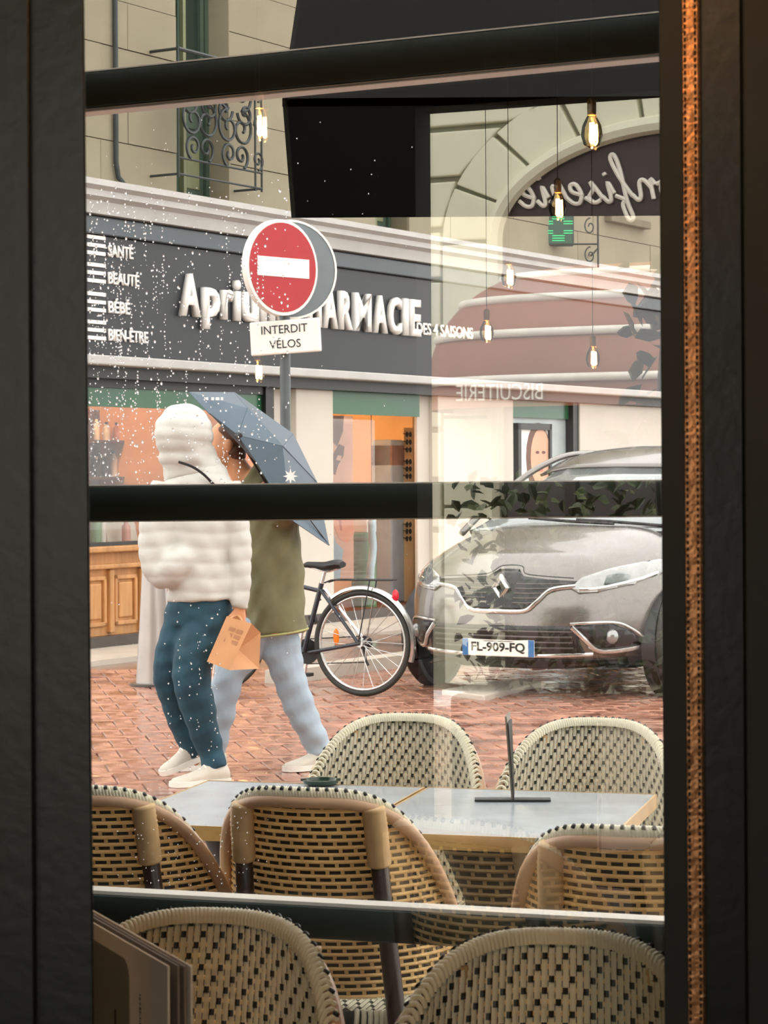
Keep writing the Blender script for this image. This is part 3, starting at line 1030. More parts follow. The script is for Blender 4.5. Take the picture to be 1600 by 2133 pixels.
# no entry sign
sp_ = P(598, 1445, 15.5)
ns = thing('no_entry_sign', 'round red no entry road sign with a cycling ban plate on a grey pole', 'road sign', Matrix.Translation((sp_.x, 15.5, 0)))
m_pole = mat('grey_pole_paint', lin(86, 92, 94), rough=0.4, metal=0.2)
m_red = mat('sign_red', lin(172, 12, 24), rough=0.35, var=0.04)
m_sw = mat('sign_white', lin(240, 238, 230), rough=0.4, var=0.03)
m_sblk = mat('sign_black', lin(24, 28, 30), rough=0.5)
m_sback = mat('sign_back_grey', lin(112, 120, 124), rough=0.4, metal=0.3, var=0.08)
MB().tube([(0, 0.0, 0), (0, 0.0, 3.0)], 0.036, 12).build('pole', m_pole, ns, smooth=True)
zc_ = P(589, 557, 15.38).z
xc_ = P(589, 557, 15.38).x - sp_.x
yaw = math.radians(45)
def disc(r, y0, y1, nm, m_, par, M, n=40):
    return MB().lathe([(r, y0), (r, y1)], n, M @ Matrix.Rotation(math.pi / 2, 4, 'X')).build(nm, m_, par, smooth=True)
MS = Matrix.Translation((xc_, -0.12, zc_)) @ Matrix.Rotation(yaw, 4, 'Z')
f1 = disc(0.325, 0.0, -0.05, 'sign_box', m_sw, ns, MS)
disc(0.302, 0.0, 0.006, 'red_disc', m_red, ns, MS)
put = MB().box(-0.235, 0.235, -0.011, -0.005, -0.065, 0.065)
put.xf(MS).build('white_bar', m_sw, ns)
MS2 = Matrix.Translation((P(603, 562, 15.57).x - sp_.x, 0.07, P(603, 562, 15.57).z)) @ Matrix.Rotation(math.radians(25), 4, 'Z')
s2 = disc(0.325, -0.02, 0.03, 'rear_sign_back', m_sback, ns, MS2)
MB().lathe([(0.325, 0.01), (0.34, 0.01), (0.34, 0.035), (0.325, 0.035)], 40, MS2 @ Matrix.Rotation(math.pi / 2, 4, 'X'), caps=False).build('rim', m_sw, s2, smooth=True)
# plate
pl0, pl1 = P(520, 742, 15.4), P(668, 735, 15.4)
plw = (pl1.x - pl0.x) / math.cos(math.radians(14))
MPl = Matrix.Translation((P(595, 702, 15.43).x - sp_.x, -0.07, P(595, 702, 15.43).z)) @ Matrix.Rotation(math.radians(-14), 4, 'Z') @ Matrix.Rotation(-0.05, 4, 'Y')
ph = 0.115
b_ = MB().box(-plw / 2, plw / 2, -0.02, 0.015, -ph, ph)
b_.xf(MPl)
ptag = b_.build('plate', m_sw, ns, bevel=0.012)
for txt, zz, ww in (('INTERDIT', 0.026, 0.325), ('VÉLOS', -0.075, 0.22)):
    put_text('lettering', txt, m_sblk, ptag, MPl @ Matrix.Translation((-ww / 2 + 0.0, -0.022, zz)) @ TXT, 0.002, ww, 0.055 if txt[0] == 'I' else 0.07)

# ------------------------------------------------------------------ rattan bistro chairs
m_cream = mat('cream_woven_resin', lin(252, 247, 222), rough=0.42, var=0.03, scale=25, transl=0.28)
m_amber = mat('amber_woven_resin', lin(252, 212, 152), rough=0.4, var=0.12, scale=25, transl=0.35)
m_bstr = mat('black_woven_resin', lin(28, 30, 28), rough=0.45)
m_cane = mat('tan_bamboo_cane', lin(200, 162, 128), rough=0.4, var=0.2, scale=9, bump=0.05, bscale=60)
m_leg = mat('dark_stained_cane', lin(50, 36, 28), rough=0.4, var=0.2, scale=10)
m_bind = mat('straw_binding', lin(206, 172, 124), rough=0.5, var=0.15, scale=30)

TH = math.radians(78)
ZB = 0.47
def ztop(a):
    return 0.882 - 0.27 * abs(a) ** 3.4
def sxy(a, z):
    th = a * TH
    W_ = 0.226 - 0.055 * (z - 0.5)
    x = W_ * math.sin(th) / math.sin(TH)
    y = -0.17 - 0.24 * (z - 0.5) + 0.20 * (1 - math.cos(th)) / (1 - math.cos(TH))
    return x, y
def SP(a, z, off=0.0):
    x, y = sxy(a, z)
    x1, y1 = sxy(a + 0.002, z)
    tx, ty = x1 - x, y1 - y
    l = math.hypot(tx, ty)
    return Vector((x - ty / l * off, y + tx / l * off, z))      # + off: toward the sitter

def back_weave():
    NS, RH = 63, 0.0140
    A0, A1 = -0.985, 0.985
    da = (A1 - A0) / NS
    front, dots, rows, core = MB(), MB(), MB(), MB()
    nrow = int((0.885 - ZB) / RH)
    for i in range(NS):
        al, ar = A0 + i * da, A0 + (i + 1) * da
        am = (al + ar) / 2
        g_ = da * 0.06
        zt_ = ztop(am) - 0.004
        for j in range(nrow):
            z0 = ZB + j * RH
            z1 = min(z0 + RH, zt_)
            if z1 - z0 < 0.002:
                break
            dot = (i + j) % 3 == 0
            if dot:
                zc_ = (z0 + z1) / 2
                h_ = (z1 - z0) * 0.29
                gd_ = da * 0.10
                dots.add([SP(al + gd_, zc_ - h_, 0.0052), SP(ar - gd_, zc_ - h_, 0.0052), SP(ar - gd_, zc_ + h_, 0.0052), SP(al + gd_, zc_ + h_, 0.0052),
                          SP(am, zc_ - h_, 0.0066), SP(am, zc_ + h_, 0.0066)], [(0, 4, 5, 3), (4, 1, 2, 5)])
            o0 = 0.0040 if (dot or (i + j - 1) % 3 == 0) else 0.0065
            o1 = 0.0040 if (dot or (i + j + 1) % 3 == 0) else 0.0065
            front.add([SP(al + g_, z0, 0.0015), SP(am, z0, o0), SP(ar - g_, z0, 0.0015), SP(al + g_, z1, 0.0015), SP(am, z1, o1), SP(ar - g_, z1, 0.0015)],
                      [(0, 1, 4, 3), (1, 2, 5, 4)])
            if (i + j) % 3 == 1:
                if z0 + 1.5 * RH < zt_ - 0.004:
                    rows.add([SP(al + da * 0.12, z0 + RH * 0.5, -0.002), SP(ar - da * 0.12, z0 + RH * 0.5, -0.002), SP(ar - da * 0.12, z0 + RH * 1.5, -0.002), SP(al + da * 0.12, z0 + RH * 1.5, -0.002)], [(0, 1, 2, 3)])
    NA = 64
    for j in range(nrow):
        zc_ = ZB + (j + 0.5) * RH
        for k_ in range(NA):
            a0, a1 = -0.99 + 1.98 * k_ / NA, -0.99 + 1.98 * (k_ + 1) / NA
            if zc_ > min(ztop(a0), ztop(a1)) - 0.006:
                continue
            h_ = RH * 0.26
            w0 = 0.0
            rows.add([SP(a0, zc_ - h_, -0.001), SP(a1, zc_ - h_, -0.001), SP(a0, zc_, -0.0055 + w0 * 0.3), SP(a1, zc_, -0.0055 - w0 * 0.3), SP(a0, zc_ + h_, -0.001), SP(a1, zc_ + h_, -0.001)],
                     [(0, 2, 3, 1), (2, 4, 5, 3)])
            z_ = zc_ + RH * 0.5
            core.add([SP(a0, z_ - RH * 0.28, 0), SP(a1, z_ - RH * 0.28, 0), SP(a1, z_ + RH * 0.28, 0), SP(a0, z_ + RH * 0.28, 0)], [(0, 1, 2, 3)])
    return front, dots, rows, core

def make_chair():
    t = thing('bistro_chair', 'x', 'chair')
    front, dots, rows, core = back_weave()
    wv = front.build('back_weave', m_cream, t, smooth='all', kind='stuff')
    dots.build('dark_weave_squares', m_bstr, wv, kind='stuff')
    rows.build('rear_weave', m_amber, t, kind='stuff')
    core.build('dark_weave_strands', m_bstr, t, kind='stuff')
    # wrapped edge over the rim
    ew, ed = MB(), MB()
    N = 104
    for i in range(N):
        a = -0.99 + 1.98 * (i + 0.5) / N
        sl = 0.012
        pts = []
        for k_ in range(6):
            f = k_ / 5
            an = math.pi * (f * 1.15 - 0.08)
            aa = a + sl * (f - 0.5) * 2
            pts.append(SP(aa, ztop(aa) - 0.010 + 0.013 * math.sin(an), 0.011 * math.cos(an) - 0.004))
        ew.tube(pts, 0.0042, 5, caps=False)
        if i % 3 == 0:
            aa = a + 0.006
            ed.tube([SP(aa, ztop(aa) - 0.010 + 0.0165 * math.sin(math.pi * f), 0.015 * math.cos(math.pi * f) - 0.004) for f in (0.60, 0.68, 0.76)], 0.0036, 5)
    eb = ew.build('edge_wrapping', m_cream, t, smooth='all', kind='stuff')
    ed.build('dark_edge_strands', m_bstr, eb, smooth='all', kind='stuff')
    # cane rail behind the rim, running down to the seat
    pts = [Vector((-0.225, 0.10, 0.44)), Vector((-0.232, 0.07, 0.52))]
    for i in range(33):
        a = -1 + 2 * i / 32
        pts.append(SP(a, ztop(a) - 0.021, -0.014))
    pts += [Vector((0.232, 0.07, 0.52)), Vector((0.225, 0.10, 0.44))]
    MB().tube(pts, 0.0125, 8).build('back_rail', m_cane, t, smooth='all')
    # legs
    for s in (-1, 1):
        a_ = s * 0.43
        tp = SP(a_, 0.825, -0.020)
        lg = MB().tube([tp, SP(a_, 0.62, -0.024), Vector((s * 0.172, -0.205, 0.40)), Vector((s * 0.185, -0.235, 0.0))], [0.0165, 0.0175, 0.018, 0.017], 10).build('leg', m_leg, t, smooth='all')
        bp = [SP(a_, 0.848 - 0.0046 * k_, -0.0175 - 0.0035 * min(k_, 8) / 8) for k_ in range(25)]
        MB().tube(bp, [0.0218 + (0.0014 if k_ % 2 else 0.0) for k_ in range(25)], 10).build('binding', m_bind, lg, smooth='all')
        fl = MB().tube([Vector((s * 0.175, 0.19, 0.44)), Vector((s * 0.188, 0.205, 0.0))], [0.017, 0.016], 10).build('leg', m_leg, t, smooth='all')
        MB().tube([Vector((s * 0.176, 0.191, 0.43)), Vector((s * 0.178, 0.194, 0.36))], 0.0215, 10).build('binding', m_bind, fl, smooth='all')
    ring = [Vector((0.18 * sx, 0.19 if sy > 0 else -0.218, 0.24)) for sx, sy in ((-1, -1), (1, -1), (1, 1), (-1, 1))]
    MB().tube(ring, 0.010, 8, closed=True).build('stretcher', m_leg, t, smooth='all')
    # seat
    def sq(th, w_=0.215, d0=-0.19, d1=0.215):
        c, s_ = math.cos(th), math.sin(th)
        x = w_ * math.copysign(abs(c) ** 0.55, c)
        y = (d1 + d0) / 2 + (d1 - d0) / 2 * math.copysign(abs(s_) ** 0.55, s_)
        return x, y
    n = 40
    rim = MB()
    rings = []
    for z_, sc_ in ((0.412, 0.97), (0.425, 1.0), (0.448, 1.0), (0.456, 0.985)):
        rings.append([Vector((sq(2 * math.pi * i / n)[0] * sc_, sq(2 * math.pi * i / n)[1] * sc_, z_)) for i in range(n)])
    rim.rings(rings, caps=True)
    seat = rim.build('seat', m_bstr, t, smooth=True)
    top, sd = MB(), MB()
    px_ = 0.0105
    nx = int(0.42 / px_)
    for i in range(nx):
        x0 = -0.21 + i * px_
        xm = x0 + px_ / 2
        f = abs(xm) / 0.215
        ext = (1 - f ** (2 / 0.55)) ** (0.55 / 2)
        yc = (0.215 - 0.19) / 2
        y0, y1 = yc - 0.2 * ext, yc + 0.2 * ext
        m_ = int((y1 - y0) / 0.016)
        for j in range(m_):
            if (i * 2 + j) % 5 == 0:
                continue
            ya, yb = y0 + j * 0.016, y0 + (j + 1) * 0.016
            top.add([(x0 + 0.0006, ya, 0.4575), (xm, ya, 0.4605), (x0 + px_ - 0.0006, ya, 0.4575), (x0 + 0.0006, yb, 0.4575), (xm, yb, 0.4605), (x0 + px_ - 0.0006, yb, 0.4575)], [(0, 1, 4, 3), (1, 2, 5, 4)])
    top.build('seat_weave', m_cream, seat, smooth='all', kind='stuff')
    for i in range(110):
        th = 2 * math.pi * (i + 0.5) / 110
        if i % 7 == 0:
            continue
        pts = []
        for z_, o_ in ((0.410, 0.995), (0.42, 1.018), (0.435, 1.024), (0.45, 1.018), (0.46, 0.985)):
            x, y = sq(th + (z_ - 0.43) * 0.4)
            pts.append(Vector((x * o_, y * o_, z_)))
        sd.tube(pts, 0.0052, 5, caps=False)
    sd.build('seat_edge_weave', m_cream, seat, smooth='all', kind='stuff')
    return t

chair0 = make_chair()
# (x, y, heading of the sitter in degrees from +y, label)
def chair_M(x, y, deg):
    a = math.radians(deg)
    # local +y is the sitter's forward; the given x, y is the middle of the back rim
    R = Matrix.Rotation(-a, 4, 'Z')
    off = R @ Vector((0, -0.262, 0))
    return Matrix.Translation((x - off.x, y - off.y, 0)) @ R
def rim_at(px, py):
    p = PZ(px, py, 0.885)
    return p.x, p.y
NEAR = [((150, 1637), 15, 'cream rattan chair seen from behind at the far left of the terrace'),
        ((628, 1642), 15, 'middle rattan chair seen from behind, tucked under the joint of the two tables'),
        ((1300, 1722), 14, 'rattan chair seen from behind below the right end of the slate table')]
FAR = [((850, 1488), 192, 'pale rattan chair facing the window across the slate tables, left one behind the ashtray'),
       ((1245, 1497), 194, 'pale rattan chair facing the window behind the standing menu holder')]
INS = [((455, 1896), 192, 'shaded rattan chair indoors behind the open menu, its back to the glass'),
       ((1165, 1938), 188, 'shaded rattan chair indoors at the lower right, its back to the glass')]
first = True
for grp, lst in (('rattan chairs with their backs to the window', NEAR), ('rattan chairs on the far side of the tables', FAR), ('rattan chairs indoors', INS)):
    for (px, py), deg, lab in lst:
        c = chair0 if first else copy_tree(chair0)
        first = False
        x, y = rim_at(px, py)
        c.matrix_world = chair_M(x, y, deg)
        tag(c, lab, 'chair', grp)

# ------------------------------------------------------------------ terrace tables
m_slate = mat('slate_table_top', lin(178, 186, 192), rough=0.14, var=0.08, scale=7, rvar=0.08)
m_brass = mat('brass_edge', lin(196, 160, 104), rough=0.35, metal=0.35, var=0.15, scale=14)
m_castb = mat('black_cast_iron', lin(26, 28, 28), rough=0.5)
TA = math.radians(-19)
def make_table(px_c, py_c, deg, w_, d_, label):
    c = Vector((px_c, py_c, 0))
    t = thing('bistro_table', label, 'table', Matrix.Translation((c.x, c.y, 0)) @ Matrix.Rotation(math.radians(deg), 4, 'Z'), 'slate terrace tables')
    MB().box(-w_ / 2 + 0.004, w_ / 2 - 0.004, -d_ / 2 + 0.004, d_ / 2 - 0.004, 0.727, 0.751).build('top', m_slate, t)
    e = MB()
    e.box(-w_ / 2, w_ / 2, -d_ / 2, -d_ / 2 + 0.004, 0.722, 0.752).box(-w_ / 2, w_ / 2, d_ / 2 - 0.004, d_ / 2, 0.722, 0.752)
    e.box(-w_ / 2, -w_ / 2 + 0.004, -d_ / 2, d_ / 2, 0.722, 0.752).box(w_ / 2 - 0.004, w_ / 2, -d_ / 2, d_ / 2, 0.722, 0.752)
    e.build('edge_band', m_brass, t)
    MB().box(-0.2, 0.2, -0.2, 0.2, 0.705, 0.722).build('top_bracket', m_castb, t)
    col_ = MB().lathe([(0.16, 0.705), (0.13, 0.64), (0.10, 0.57), (0.082, 0.47), (0.08, 0.2), (0.12, 0.08)], 20)
    col_.build('column', m_castb, t, smooth=True)
    for k_ in range(4):
        a = math.pi / 4 + k_ * math.pi / 2
        dx, dy = math.cos(a), math.sin(a)
        MB().tube([(dx * 0.03, dy * 0.03, 0.09), (dx * 0.16, dy * 0.16, 0.06), (dx * 0.30, dy * 0.30, 0.02)], [(0.03, 0.03), (0.028, 0.022), (0.03, 0.018)], 8).build('foot', m_castb, t, smooth=True)
    return t
tR = make_table(0.264, 4.817, -15, 0.525, 0.66, 'slate topped terrace table carrying the standing menu holder')
tL = make_table(-0.249, 4.954, -15, 0.525, 0.66, 'slate topped terrace table with the green ashtray on it')
# menu holder
mh = PZ(1068, 1668, 0.7525)
h = thing('menu_holder', 'standing table menu in a black T shaped holder on the slate table', 'menu holder', Matrix.Translation(mh) @ Matrix.Rotation(math.radians(-3), 4, 'Z'))
MB().box(-0.083, 0.083, -0.012, 0.026, 0, 0.004).build('base_plate', m_castb, h, bevel=0.001)
m_acr = mat('grey_menu_card', lin(120, 112, 96), rough=0.3, var=0.25, scale=12)
MB().hexa([(-0.003, -0.01, 0.004), (0.001, -0.01, 0.004), (0.003, 0.09, 0.004), (-0.001, 0.09, 0.004)],
          [(-0.016, -0.012, 0.185), (-0.012, -0.012, 0.185), (-0.004, 0.09, 0.185), (-0.008, 0.09, 0.185)]).build('menu_card', m_acr, h)
MB().hexa([(0.001, -0.012, 0.004), (0.003, -0.012, 0.004), (0.005, 0.09, 0.004), (0.003, 0.09, 0.004)],
          [(-0.010, -0.014, 0.17), (-0.008, -0.014, 0.17), (0.0, 0.09, 0.17), (-0.002, 0.09, 0.17)]).build('clear_cover', m_castb, h)
# ashtray
ap = PZ(668, 1634, 0.7525)
at_ = thing('ashtray', 'round dark green glass ashtray on the left slate table', 'ashtray', Matrix.Translation(ap))
m_ash = mat('dark_green_glass', lin(44, 66, 52), rough=0.15)
MB().lathe([(0.030, 0), (0.040, 0.003), (0.043, 0.012), (0.038, 0.012), (0.034, 0.005), (0.0, 0.004)], 28).build('bowl', m_ash, at_, smooth=True)
MB().box(-0.046, -0.036, -0.006, 0.006, 0.009, 0.014).box(0.036, 0.046, -0.006, 0.006, 0.009, 0.014).build('cigarette_rest', m_ash, at_)

# ------------------------------------------------------------------ black terrace canopy
m_canv = mat('black_canvas', lin(18, 18, 17), rough=1.0, spec=0.02, var=0.12, scale=3, bump=0.1, bscale=15)
cl = P(588, 205, 5.5)
cb = P(607, 452, 5.5)
cp = thing('terrace_canopy', 'black canvas terrace canopy with a deep valance hanging over the tables', 'canopy', Matrix.Translation((0, 0, 0)))
xr = 1.35
zl, zv, zr = cl.z, cb.z, 3.0
MB().hexa([(cb.x, 5.5, zv), (xr, 5.5, zv), (xr, 5.52, zv), (cb.x, 5.52, zv)], [(cl.x, 5.5, zl), (xr, 5.5, zl), (xr, 5.52, zl), (cl.x, 5.52, zl)]).build('front_valance', m_canv, cp)
MB().add([(cl.x, 5.5, zl), (xr, 5.5, zl), (xr, 6.9, zr), (cl.x, 6.9, zr), (cl.x, 5.5, zl - 0.02), (xr, 5.5, zl - 0.02), (xr, 6.9, zr - 0.02), (cl.x, 6.9, zr - 0.02)],
         [(0, 1, 2, 3), (4, 7, 6, 5), (0, 4, 5, 1), (2, 6, 7, 3), (0, 3, 7, 4), (1, 5, 6, 2)]).build('front_roof', m_canv, cp)
for y_, zz_ in ((5.6, 2.40), (6.85, 2.96)):
    MB().tube([(1.25, y_, 0), (1.25, y_, zz_)], 0.03, 10).build('post', m_castb, cp, smooth=True)

# ------------------------------------------------------------------ indoor table with the menu booklet
it = thing('indoor_table', 'small round indoor table below the open menu', 'table', Matrix.Translation((-0.27, 2.36, 0)))
MB().lathe([(0.30, 0.72), (0.31, 0.725), (0.31, 0.745), (0.30, 0.75), (0.0, 0.75)], 36).build('top', m_dark, it, smooth=True)
MB().lathe([(0.04, 0.02), (0.04, 0.72)], 14).build('column', m_castb, it, smooth=True)
MB().lathe([(0.2, 0.0), (0.2, 0.015), (0.05, 0.03)], 24).build('base', m_castb, it, smooth=True)
m_menu = mat('kraft_cream_card', lin(252, 236, 214), rough=0.7, var=0.05)
m_menud = mat('menu_dark_print', lin(140, 132, 118), rough=0.6, var=0.2, scale=6)
m_menuk = mat('menu_ink', lin(30, 26, 22), rough=0.7)
c0 = P(349, 2013, 2.2)
md = Vector((-1, 2.16, 0)).normalized()          # along the cover, away from the camera
mn_ = Vector((md.y, -md.x, 0))                    # toward the right of the cover
MM = frame(md, Vector((-md.y, md.x, 0)), (c0.x, c0.y, 0.7502))
mt = c0.z - 0.7502
mu = thing('menu_booklet', 'cream card menu booklet standing on edge at the lower left', 'menu', MM)
L_ = 0.34
def leaf(o_, back, top, nm, m_):
    # local y > 0 is toward the camera side (left of the run), thickness along local y
    return MB().box(back, L_, o_ - 0.0022, o_, 0, mt + top).build(nm, m_, mu)
cov = leaf(0.0, 0.0, 0.0, 'cover', m_menu)
m_mpage = mat('menu_inner_card', lin(150, 134, 120), rough=0.7, var=0.05)
for k_, (o_, bk, tp) in enumerate(((-0.008, -0.006, 0.0008), (-0.013, -0.011, 0.0005), (-0.0185, -0.014, 0.001))):
    leaf(o_, bk, tp, 'page', m_mpage if k_ < 2 else m_menu)
def rrect(x0, x1, z0, z1, r, n=6):
    p = []
    for cx_, cz_, a0 in ((x1 - r, z1 - r, 0), (x0 + r, z1 - r, 90), (x0 + r, z0 + r, 180), (x1 - r, z0 + r, 270)):
        for i in range(n + 1):
            a = math.radians(a0 + 90 * i / n)
            p.append((cx_ + r * math.cos(a), cz_ + r * math.sin(a)))
    return p
MB().prism(rrect(0.115, 0.33, 0.03, mt - 0.017, 0.02), 0.0, 0.0006).build('printed_picture', m_menud, cov)
MB().prism(rrect(0.158, 0.163, 0.03, mt - 0.075, 0.001), 0.0006, 0.001).build('printed_line', m_menuk, cov)
rm = random.Random(2)
dsh = MB()
for x_, z0_, z1_ in ((0.083, mt - 0.09, mt - 0.045), (0.083, mt - 0.16, mt - 0.10), (0.046, mt - 0.13, mt - 0.078), (0.06, mt - 0.17, mt - 0.12)):
    z_ = z0_
    while z_ < z1_:
        l_ = rm.uniform(0.0012, 0.003)
        dsh.box(x_ - rm.uniform(0.0012, 0.003), x_ + rm.uniform(0.0, 0.002), 0.0, 0.0004, z_, z_ + l_)
        z_ += l_ + rm.uniform(0.0008, 0.002)
dsh.build('printed_script', m_menuk, cov, kind='stuff')
bars = MB()
for k_ in range(9):
    bars.box(0.215, 0.235, 0.0006, 0.001, mt - 0.115 - k_ * 0.008, mt - 0.119 - k_ * 0.008)
bars.build('printed_script', m_menu, cov, kind='stuff')

# ------------------------------------------------------------------ people
m_skin = mat('skin', lin(222, 158, 116), rough=0.5, var=0.06, scale=8)
m_coat = mat('white_quilted_nylon', lin(204, 201, 194), rough=0.5, var=0.04, scale=12, bump=0.2, bscale=14)
m_denim = mat('dark_teal_denim', lin(30, 70, 86), rough=0.75, var=0.28, scale=9, bump=0.3, bscale=26)
m_jean = mat('pale_blue_denim', lin(164, 180, 192), rough=0.8, var=0.08, scale=8, bump=0.3, bscale=18)
m_olive = mat('olive_parka_cloth', lin(118, 114, 80), rough=0.75, var=0.22, scale=7, bump=0.35, bscale=12)
m_shoe = mat('pale_canvas_shoe', lin(206, 198, 184), rough=0.6, var=0.06, scale=14)
m_sole = mat('white_rubber_sole', lin(238, 234, 224), rough=0.5)
m_hair = mat('dark_brown_hair', lin(96, 60, 40), rough=0.6, var=0.3, scale=30)
m_strap = mat('black_strap', lin(30, 30, 32), rough=0.5)
m_eye = mat('dark_eye', lin(30, 24, 20), rough=0.2)

def limb(mb, pts, n=14, k=5, shrink=1.0):
    """pts: (px, py, Y, r or (depth, width))"""
    ps = [P(a, b, c) for a, b, c, _ in pts]
    rr = [(r if hasattr(r, '__len__') else (r, r)) for *_, r in pts]
    cp_ = catmull(ps, k)
    rv = catmull([Vector((a, b, 0)) for a, b in rr], k)
    mb.tube(cp_, [(q.x * shrink, q.y * shrink) for q in rv], n)
    return mb

def shoe(par, heel, toe, zoff, wid=0.046, flip=1):
    """heel and toe in world coordinates on the ground line"""
    heel, toe = Vector(heel), Vector(toe)
    d = toe - heel
    L_ = d.length
    up = Vector((0, 0, 1))
    f = d.normalized()
    s = f.cross(up).normalized()
    u = s.cross(f)
    prof = [(0.0, 0.030, 0.075), (0.06, 0.038, 0.095), (0.2, 0.040, 0.105), (0.36, 0.040, 0.10), (0.5, 0.043, 0.078), (0.7, 0.048, 0.058), (0.86, 0.044, 0.048), (0.95, 0.034, 0.042), (1.0, 0.016, 0.034)]
    rings = []
    for t_, w_, h_ in prof:
        c = heel + f * (L_ * t_)
        ring = []
        for j in range(14):
            a = 2 * math.pi * j / 14
            x = w_ * math.cos(a)
            z = h_ / 2 + h_ / 2 * math.sin(a)
            z = max(z, 0.018)
            ring.append(c + s * x + u * z)
        rings.append(ring)
    sh = MB().rings(rings).build('shoe', m_shoe, par, smooth=True)
    rings = []
    for t_, w_, h_ in prof:
        c = heel + f * (L_ * (t_ * 1.03 - 0.015))
        w2 = w_ + 0.004
        rings.append([c + s * w2 + u * 0.0, c + s * w2 + u * 0.026, c - s * w2 + u * 0.026, c - s * w2 + u * 0.0])
    MB().rings(rings).build('sole', m_sole, sh, smooth=True)
    lace = MB()
    for t_ in (0.42, 0.5, 0.58):
        c = heel + f * (L_ * t_)
        hh_ = 0.092 - (t_ - 0.42) * 0.18
        lace.tube([c + s * 0.026 + u * (hh_ - 0.012), c + u * hh_, c - s * 0.026 + u * (hh_ - 0.012)], 0.004, 6)
    lace.build('laces', m_sole, sh, smooth=True)
    return sh

def hand(mb, wrist, dirn, side, r=0.009):
    """a palm with four fingers curled and a thumb, as closed tubes to be fused"""
    w_ = Vector(wrist)
    d = Vector(dirn).normalized()
    s = Vector(side)
    s = (s - d * s.dot(d)).normalized()
    nrm = d.cross(s)
    palm = []
    mb.tube([w_ - d * 0.05, w_, w_ + d * 0.04, w_ + d * 0.085], [(0.022, 0.026), (0.02, 0.028), (0.018, 0.038), (0.014, 0.038)] if abs(s.x) > 0.5 else [(0.026, 0.022), (0.028, 0.02), (0.038, 0.018), (0.038, 0.014)], 12)
    for k_, (o_, l_) in enumerate(((-0.03, 0.062), (-0.01, 0.072), (0.01, 0.068), (0.03, 0.052))):
        b = w_ + d * 0.08 + s * o_
        mb.tube([b, b + d * l_ * 0.45 + nrm * 0.006, b + d * l_ * 0.62 + nrm * 0.026, b + d * l_ * 0.35 + nrm * 0.042], [r, r * 0.95, r * 0.9, r * 0.8], 8)
    b = w_ + d * 0.03 - s * 0.03
    mb.tube([b, b - s * 0.016 + d * 0.02 + nrm * 0.012, b - s * 0.008 + d * 0.045 + nrm * 0.03], [r * 1.15, r * 1.05, r * 0.85], 8)

def sc(pts, Y0=None):
    return pts

# --- person in the white coat
WY = 10.8
wt_arm = [(352, 1012, WY - 0.05, 0.085), (328, 1090, WY - 0.08, 0.088), (334, 1188, WY - 0.10, 0.086), (368, 1172, WY - 0.13, 0.074), (405, 1150, WY - 0.06, 0.06)]
wr_arm = [(468, 1012, WY, 0.082), (492, 1090, WY - 0.02, 0.066), (502, 1180, WY - 0.05, 0.052), (499, 1268, WY - 0.07, 0.043)]
w_tor = [(402, 972, WY, (0.09, 0.11)), (409, 1000, WY, (0.13, 0.16)), (410, 1060, WY, (0.15, 0.162)), (413, 1150, WY, (0.152, 0.152)), (418, 1215, WY, (0.155, 0.158)), (420, 1250, WY, (0.15, 0.162))]
f_leg = [(436, 1262, WY, 0.105), (420, 1320, WY - 0.05, 0.108), (399, 1400, WY - 0.1, 0.094), (414, 1480, WY - 0.06, 0.082), (434, 1550, WY, 0.066), (450, 1602, WY, 0.058)]
b_leg = [(392, 1265, WY + 0.02, 0.105), (378, 1320, WY + 0.02, 0.10), (355, 1395, WY + 0.05, 0.085), (372, 1480, WY + 0.12, 0.072), (406, 1574, WY + 0.16, 0.054)]
bd = MB()
limb(bd, w_tor, shrink=0.72)
limb(bd, wt_arm, shrink=0.6)
limb(bd, wr_arm, shrink=0.6)
limb(bd, f_leg + [(452, 1614, WY, 0.04)], shrink=0.75)
limb(bd, b_leg + [(408, 1584, WY + 0.16, 0.04)], shrink=0.75)
hc = P(388, 912, WY)
limb(bd, [(398, 985, WY, 0.055), (392, 945, WY, 0.055)])
bd.ball(hc, (0.075, 0.095, 0.115), 16, 12)
bd.ball(hc + Vector((0.02, 0.09, -0.01)), (0.014, 0.02, 0.022), 8, 6)
hand(bd, P(499, 1266, WY - 0.07), Vector((-0.1, 0, -1)), (1, 0, 0))
hand(bd, P(398, 1143, WY - 0.08), Vector((0.5, 0.8, -0.2)), (0, 0, 1))
pw_ = obj('person', remeshed(bd, 0.010, 'person', 2), m_skin, smooth='all')
tag(pw_, 'person in a hooded white quilted coat and dark teal jeans carrying a paper bag', 'person')
for c_, o_ in ((P(392, 903, WY), 0), ):
    MB().ball(hc + Vector((0.03, 0.088, 0.012)), 0.011, 8, 6).ball(hc + Vector((-0.03, 0.088, 0.012)), 0.011, 8, 6).build('eyes', m_eye, pw_)
jk = MB()
limb(jk, w_tor, 20)
limb(jk, wt_arm)
limb(jk, wr_arm)
def quilt(per, amp):
    def f(co):
        ph_ = co[:, 2] / per + 0.12 * np.sin(co[:, 0] * 14) + 0.1 * np.sin(co[:, 1] * 11)
        w = np.abs(np.sin(math.pi * ph_)) ** 0.6
        return amp * (w - 0.7) + 0.002 * np.sin(co[:, 0] * 60 + co[:, 2] * 35)
    return f
obj('quilted_coat', remeshed(jk, 0.011, 'quilted_coat', 4, quilt(0.07, 0.006)), m_coat, pw_, smooth='all')
hd = MB()
hd.ball(P(383, 905, WY - 0.01), (0.142, 0.15, 0.15), 20, 14)
hd.ball(P(390, 950, WY - 0.0), (0.138, 0.14, 0.10), 18, 10)
limb(hd, [(404, 990, WY, (0.12, 0.15)), (396, 950, WY, (0.11, 0.125))])
obj('hood', remeshed(hd, 0.011, 'hood', 5, quilt(0.06, 0.006)), m_coat, pw_, smooth='all')
